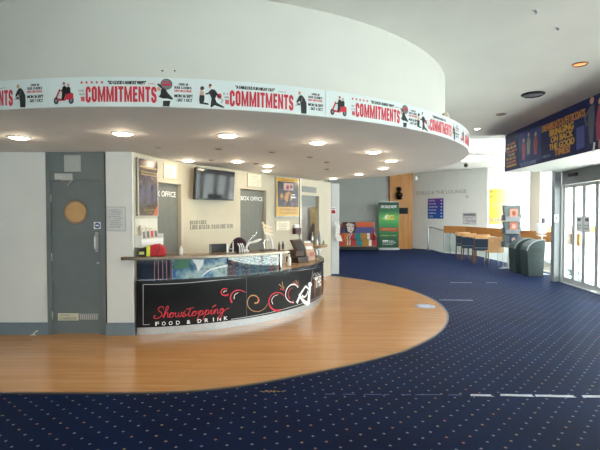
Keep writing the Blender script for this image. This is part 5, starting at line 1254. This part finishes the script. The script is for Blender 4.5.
a_, b_ = W7(150, 368); part_flat('title_strip', S(scribble(a_-.4, b_-.02, a_+.35, b_+.05, 3), 3, 1), GM, bb, BFu); fg = S(scribble(W7(212, 330)[0], W7(212, 330)[1]-.05, W7(260, 318)[0], W7(212, 330)[1], 6), 3, 1)
part_flat('caption_print', fg, GM, bb, BFu)
L_ = []; u0, u1 = W7(36, 300)[0], W7(86, 300)[0]
for k in range(7):
    z = 3.10-.078*k; w_ = (u1-u0)*(.75 if k in (0, 3) else 1); L_ += S(scribble((u0+u1)/2-w_/2, z-.05, (u0+u1)/2+w_/2, z, 60+k), 1 if k in (0, 2, 5) else 0, 1)
part_flat('review_print', L_, [M_yel, M_orange], bb, BFu)
def bt(s, xl, yl0, yl1, xr, yr0, yr1, mi, bold=.03):
    u0, u1 = W7(xl, yl0)[0], W7(xr, yr0)[0]; zt = (W7(xl, yl0)[1]+W7(xr, yr0)[1])/2; zb_ = (W7(xl, yl1)[1]+W7(xr, yr1)[1])/2
    return (s, (u0, zb_, u1, zt), bold, mi)
T = [bt('DREAMBOATS & PETTICOATS', 212, 184, 212, 430, 86, 134, 1, .02), bt('BRINGING', 250, 199, 231, 372, 158, 198, 0), bt('ON BACK', 256, 232, 262, 370, 200, 236, 0), bt('THE GOOD', 249, 270, 300, 376, 237, 272, 0), bt('TIMES!', 274, 296, 330, 354, 274, 312, 1)]
part_text('show_lettering', T, [M_yel, mat('amber_print', '#e59a44', .45)], bb, BFu, -.05)
part_flat('blue_glow_shape', S([[W7(385, 190), W7(425, 175), W7(425, 285), W7(385, 300)]]), [mat('royal_blue_print', '#2c3f9a', .4)], bb, BFu)
a_, b_ = W7(478, 140); cp = []
cp += S([[(a_-.12, b_-.36), (a_-.04, b_-.36), (a_+.0, b_), (a_-.02, b_+.22), (a_-.14, b_+.2), (a_-.18, b_)]], 1, 2) + S([[(a_+.05, b_-.34), (a_+.14, b_-.34), (a_+.26, b_-.1), (a_+.2, b_+.16), (a_+.08, b_+.16), (a_+.02, b_-.08)]], 0, 2)
cp += S([disc(a_-.08, b_+.28, .055, 14), disc(a_+.13, b_+.22, .05, 14)], 2, 3) + S(stroke([(a_-.14, b_+.16), (a_-.26, b_+.05), (a_-.2, b_-.08)], .05), 1, 3) + S(stroke([(a_+.0, b_-.36), (a_-.02, b_-.5)], .05), 3, 2) + S(stroke([(a_+.12, b_-.34), (a_+.12, b_-.46)], .04), 2, 2)
part_flat('couple_figures', cp, [MATS['banner_maroon'], mat('banner_slate', '#4a4f68', .5), M_skin, M_plw], bb, BFu)

# outside: oak rail added to give the orange streak in the door glass
t = thing('outdoor_fence', 'low timber fence outside, seen through the entrance doors', 'fence', (10.3, 15.2, -.12))
m = MB(); m.box(-2.2, 2.2, -.03, .03, 1.02, 1.24); obj('rail', m, M_oak, t)
for k in range(4):
    m = MB(); m.box(-2.1+1.4*k-.05, -2.1+1.4*k+.05, -.05, .05, 0, 1.02); obj('post', m, M_alu, t)

# ================================================================== small things on the floor
M_tape = mat('worn_white_tape', '#b9bdc4', .7, var=.25, scale=14)
TP = [((470, 395.3), (492, 395.6), .035, 'worn greyish tape piece on the carpet, leftmost of the near line'), ((500, 395.2), (533.5, 395.8), .04, 'white tape piece on the carpet, second of the near line'),
      ((535, 395.9), (575, 396.6), .04, 'white tape piece on the carpet, longest of the near line'), ((582, 396.6), (640, 397.4), .045, 'white tape piece on the carpet, last of the near line by the doors'),
      ((439, 300), (473, 300.3), .03, 'pale tape piece on the carpet beside the tip of the timber floor'), ((450, 282.6), (472, 282.8), .03, 'faint tape piece on the carpet farther back, first of a pair'), ((486, 282.6), (497, 282.8), .03, 'short faint tape piece on the carpet farther back, second of a pair')]
for k, (a_, b_, w_, lb) in enumerate(TP):
    p, q = atZ(a_[0], a_[1], 0), atZ(b_[0], b_[1], 0); m = MB(); c_ = (p+q)/2; e = (q-p).normalized(); n = Vector((-e.y, e.x, 0))*w_/2; p, q = p-c_, q-c_
    pts = [p-n, p+e*.02-n*.7, q-n, q-e*.015+n*.2, q+n, p+e*.01+n]
    m.hexa([v+Vector((0, 0, .0005)) for v in pts], [v+Vector((0, 0, .003)) for v in pts])
    tag(obj('floor_tape', m, M_tape if k < 4 else mat('faint_tape', '#8f95a6', .7, var=.2, scale=14), loc=c_), lb, 'tape', 'tape pieces on the carpet')
p, q = atZ(325, 394.2, 0), atZ(462, 395.2, 0); m = MB(); rr = random.Random(3); c_ = (p+q)/2
x = p.x
while x < q.x-.05:
    l_ = rr.uniform(.04, .22); y = p.y+(q.y-p.y)*(x-p.x)/(q.x-p.x)
    m.box(x-c_.x, min(x+l_, q.x)-c_.x, y-.004-c_.y, y+.004-c_.y, .0005, .002); x += l_+rr.uniform(.01, .12)
o = tag(obj('glue_trace', m, mat('glue_trace', '#55608a', .7), loc=c_), 'thin broken pale line across the carpet left of the white tape', 'glue line', None, 'stuff')
p = atZ(425, 306.2, .004); m = MB(); m.lathe([(.001, .0005), (.17, .0005), (.17, .0025), (.001, .0025)], 32, cap=False)
o = tag(obj('floor_sticker', m, mat('pale_grey_sticker', '#a9aebb', .4), loc=p), 'round pale floor sticker near the tip of the timber floor', 'sticker')
m = MB(); m.flat(S([disc(0, 0, .13, 28)], 0) + S([rect(-.08, -.02, .08, .02)], 1, 1), lambda u, v, l=0: (u, v, .003+.0006*l)); obj('sticker_print', m, [mat('sticker_blue', '#8f9bb6', .4), M_white_ink], o, fixn=False)
p = atZ(270, 391.5, 0); m = MB(); rr = random.Random(5)
for k in range(26):
    x = rr.gauss(0, .055); y = rr.gauss(0, .007)+(.02 if abs(x) < .02 and k % 2 else 0); m.box(x-.008, x+.008, y-.004, y+.004, .0005, .003)
tag(obj('gold_fray', m, mat('gold_thread', '#9a7a4a', .7, var=.2), loc=p), 'small patch of frayed gold threads in the carpet by the timber edge', 'frayed threads', None, 'stuff')
p = atZ(36, 334.5, .004); m = MB(); m.tube(smooth([(-.02, 0, .004), (.0, -.01, .03), (.035, -.005, .055), (.045, .0, .06)], 4), .006, 6); m.tube([(-.05, -.01, .004), (-.02, 0, .004), (.02, -.012, .004)], .005, 6)
tag(obj('cable_stub', m, M_plw, loc=(p.x, p.y-.03, .004)), 'short white cable end on the timber floor at the foot of the pale wall', 'cable')

# ================================================================== light, camera
w = bpy.data.worlds.new('daylight'); SC.world = w; w.use_nodes = True; nt = w.node_tree; bg = nt.nodes['Background']
tc = nt.nodes.new('ShaderNodeTexCoord'); sx = nt.nodes.new('ShaderNodeSeparateXYZ'); rp = nt.nodes.new('ShaderNodeValToRGB')
nt.links.new(tc.outputs['Generated'], sx.inputs[0]); nt.links.new(sx.outputs[2], rp.inputs[0])
rp.color_ramp.elements[0].color = (1, .985, .96, 1); rp.color_ramp.elements[1].color = (.78, .88, 1, 1)
nt.links.new(rp.outputs[0], bg.inputs['Color']); bg.inputs['Strength'].default_value = 7.6
L = bpy.data.lights.new('sun', 'SUN'); L.energy = 24; L.angle = math.radians(.6); L.color = (1, .95, .87)
o = bpy.data.objects.new('sun', L); COL.objects.link(o)
o.rotation_euler = Vector((-.15, -.40, -1)).to_track_quat('-Z', 'Y').to_euler()
cam = bpy.data.cameras.new('camera'); cam.sensor_fit = 'HORIZONTAL'; cam.sensor_width = 36; cam.lens = FPX*36/600; cam.clip_start = .05
o = bpy.data.objects.new('camera', cam); COL.objects.link(o); o.location = CAM; o.rotation_euler = (PI/2-TILT, 0, 0); SC.camera = o
SC.view_settings.view_transform = 'Standard'; SC.view_settings.look = 'None'; SC.view_settings.gamma = 1; SC.view_settings.exposure = .08
SC.cycles.max_bounces = 10; SC.cycles.transparent_max_bounces = 16; SC.cycles.use_denoising = True
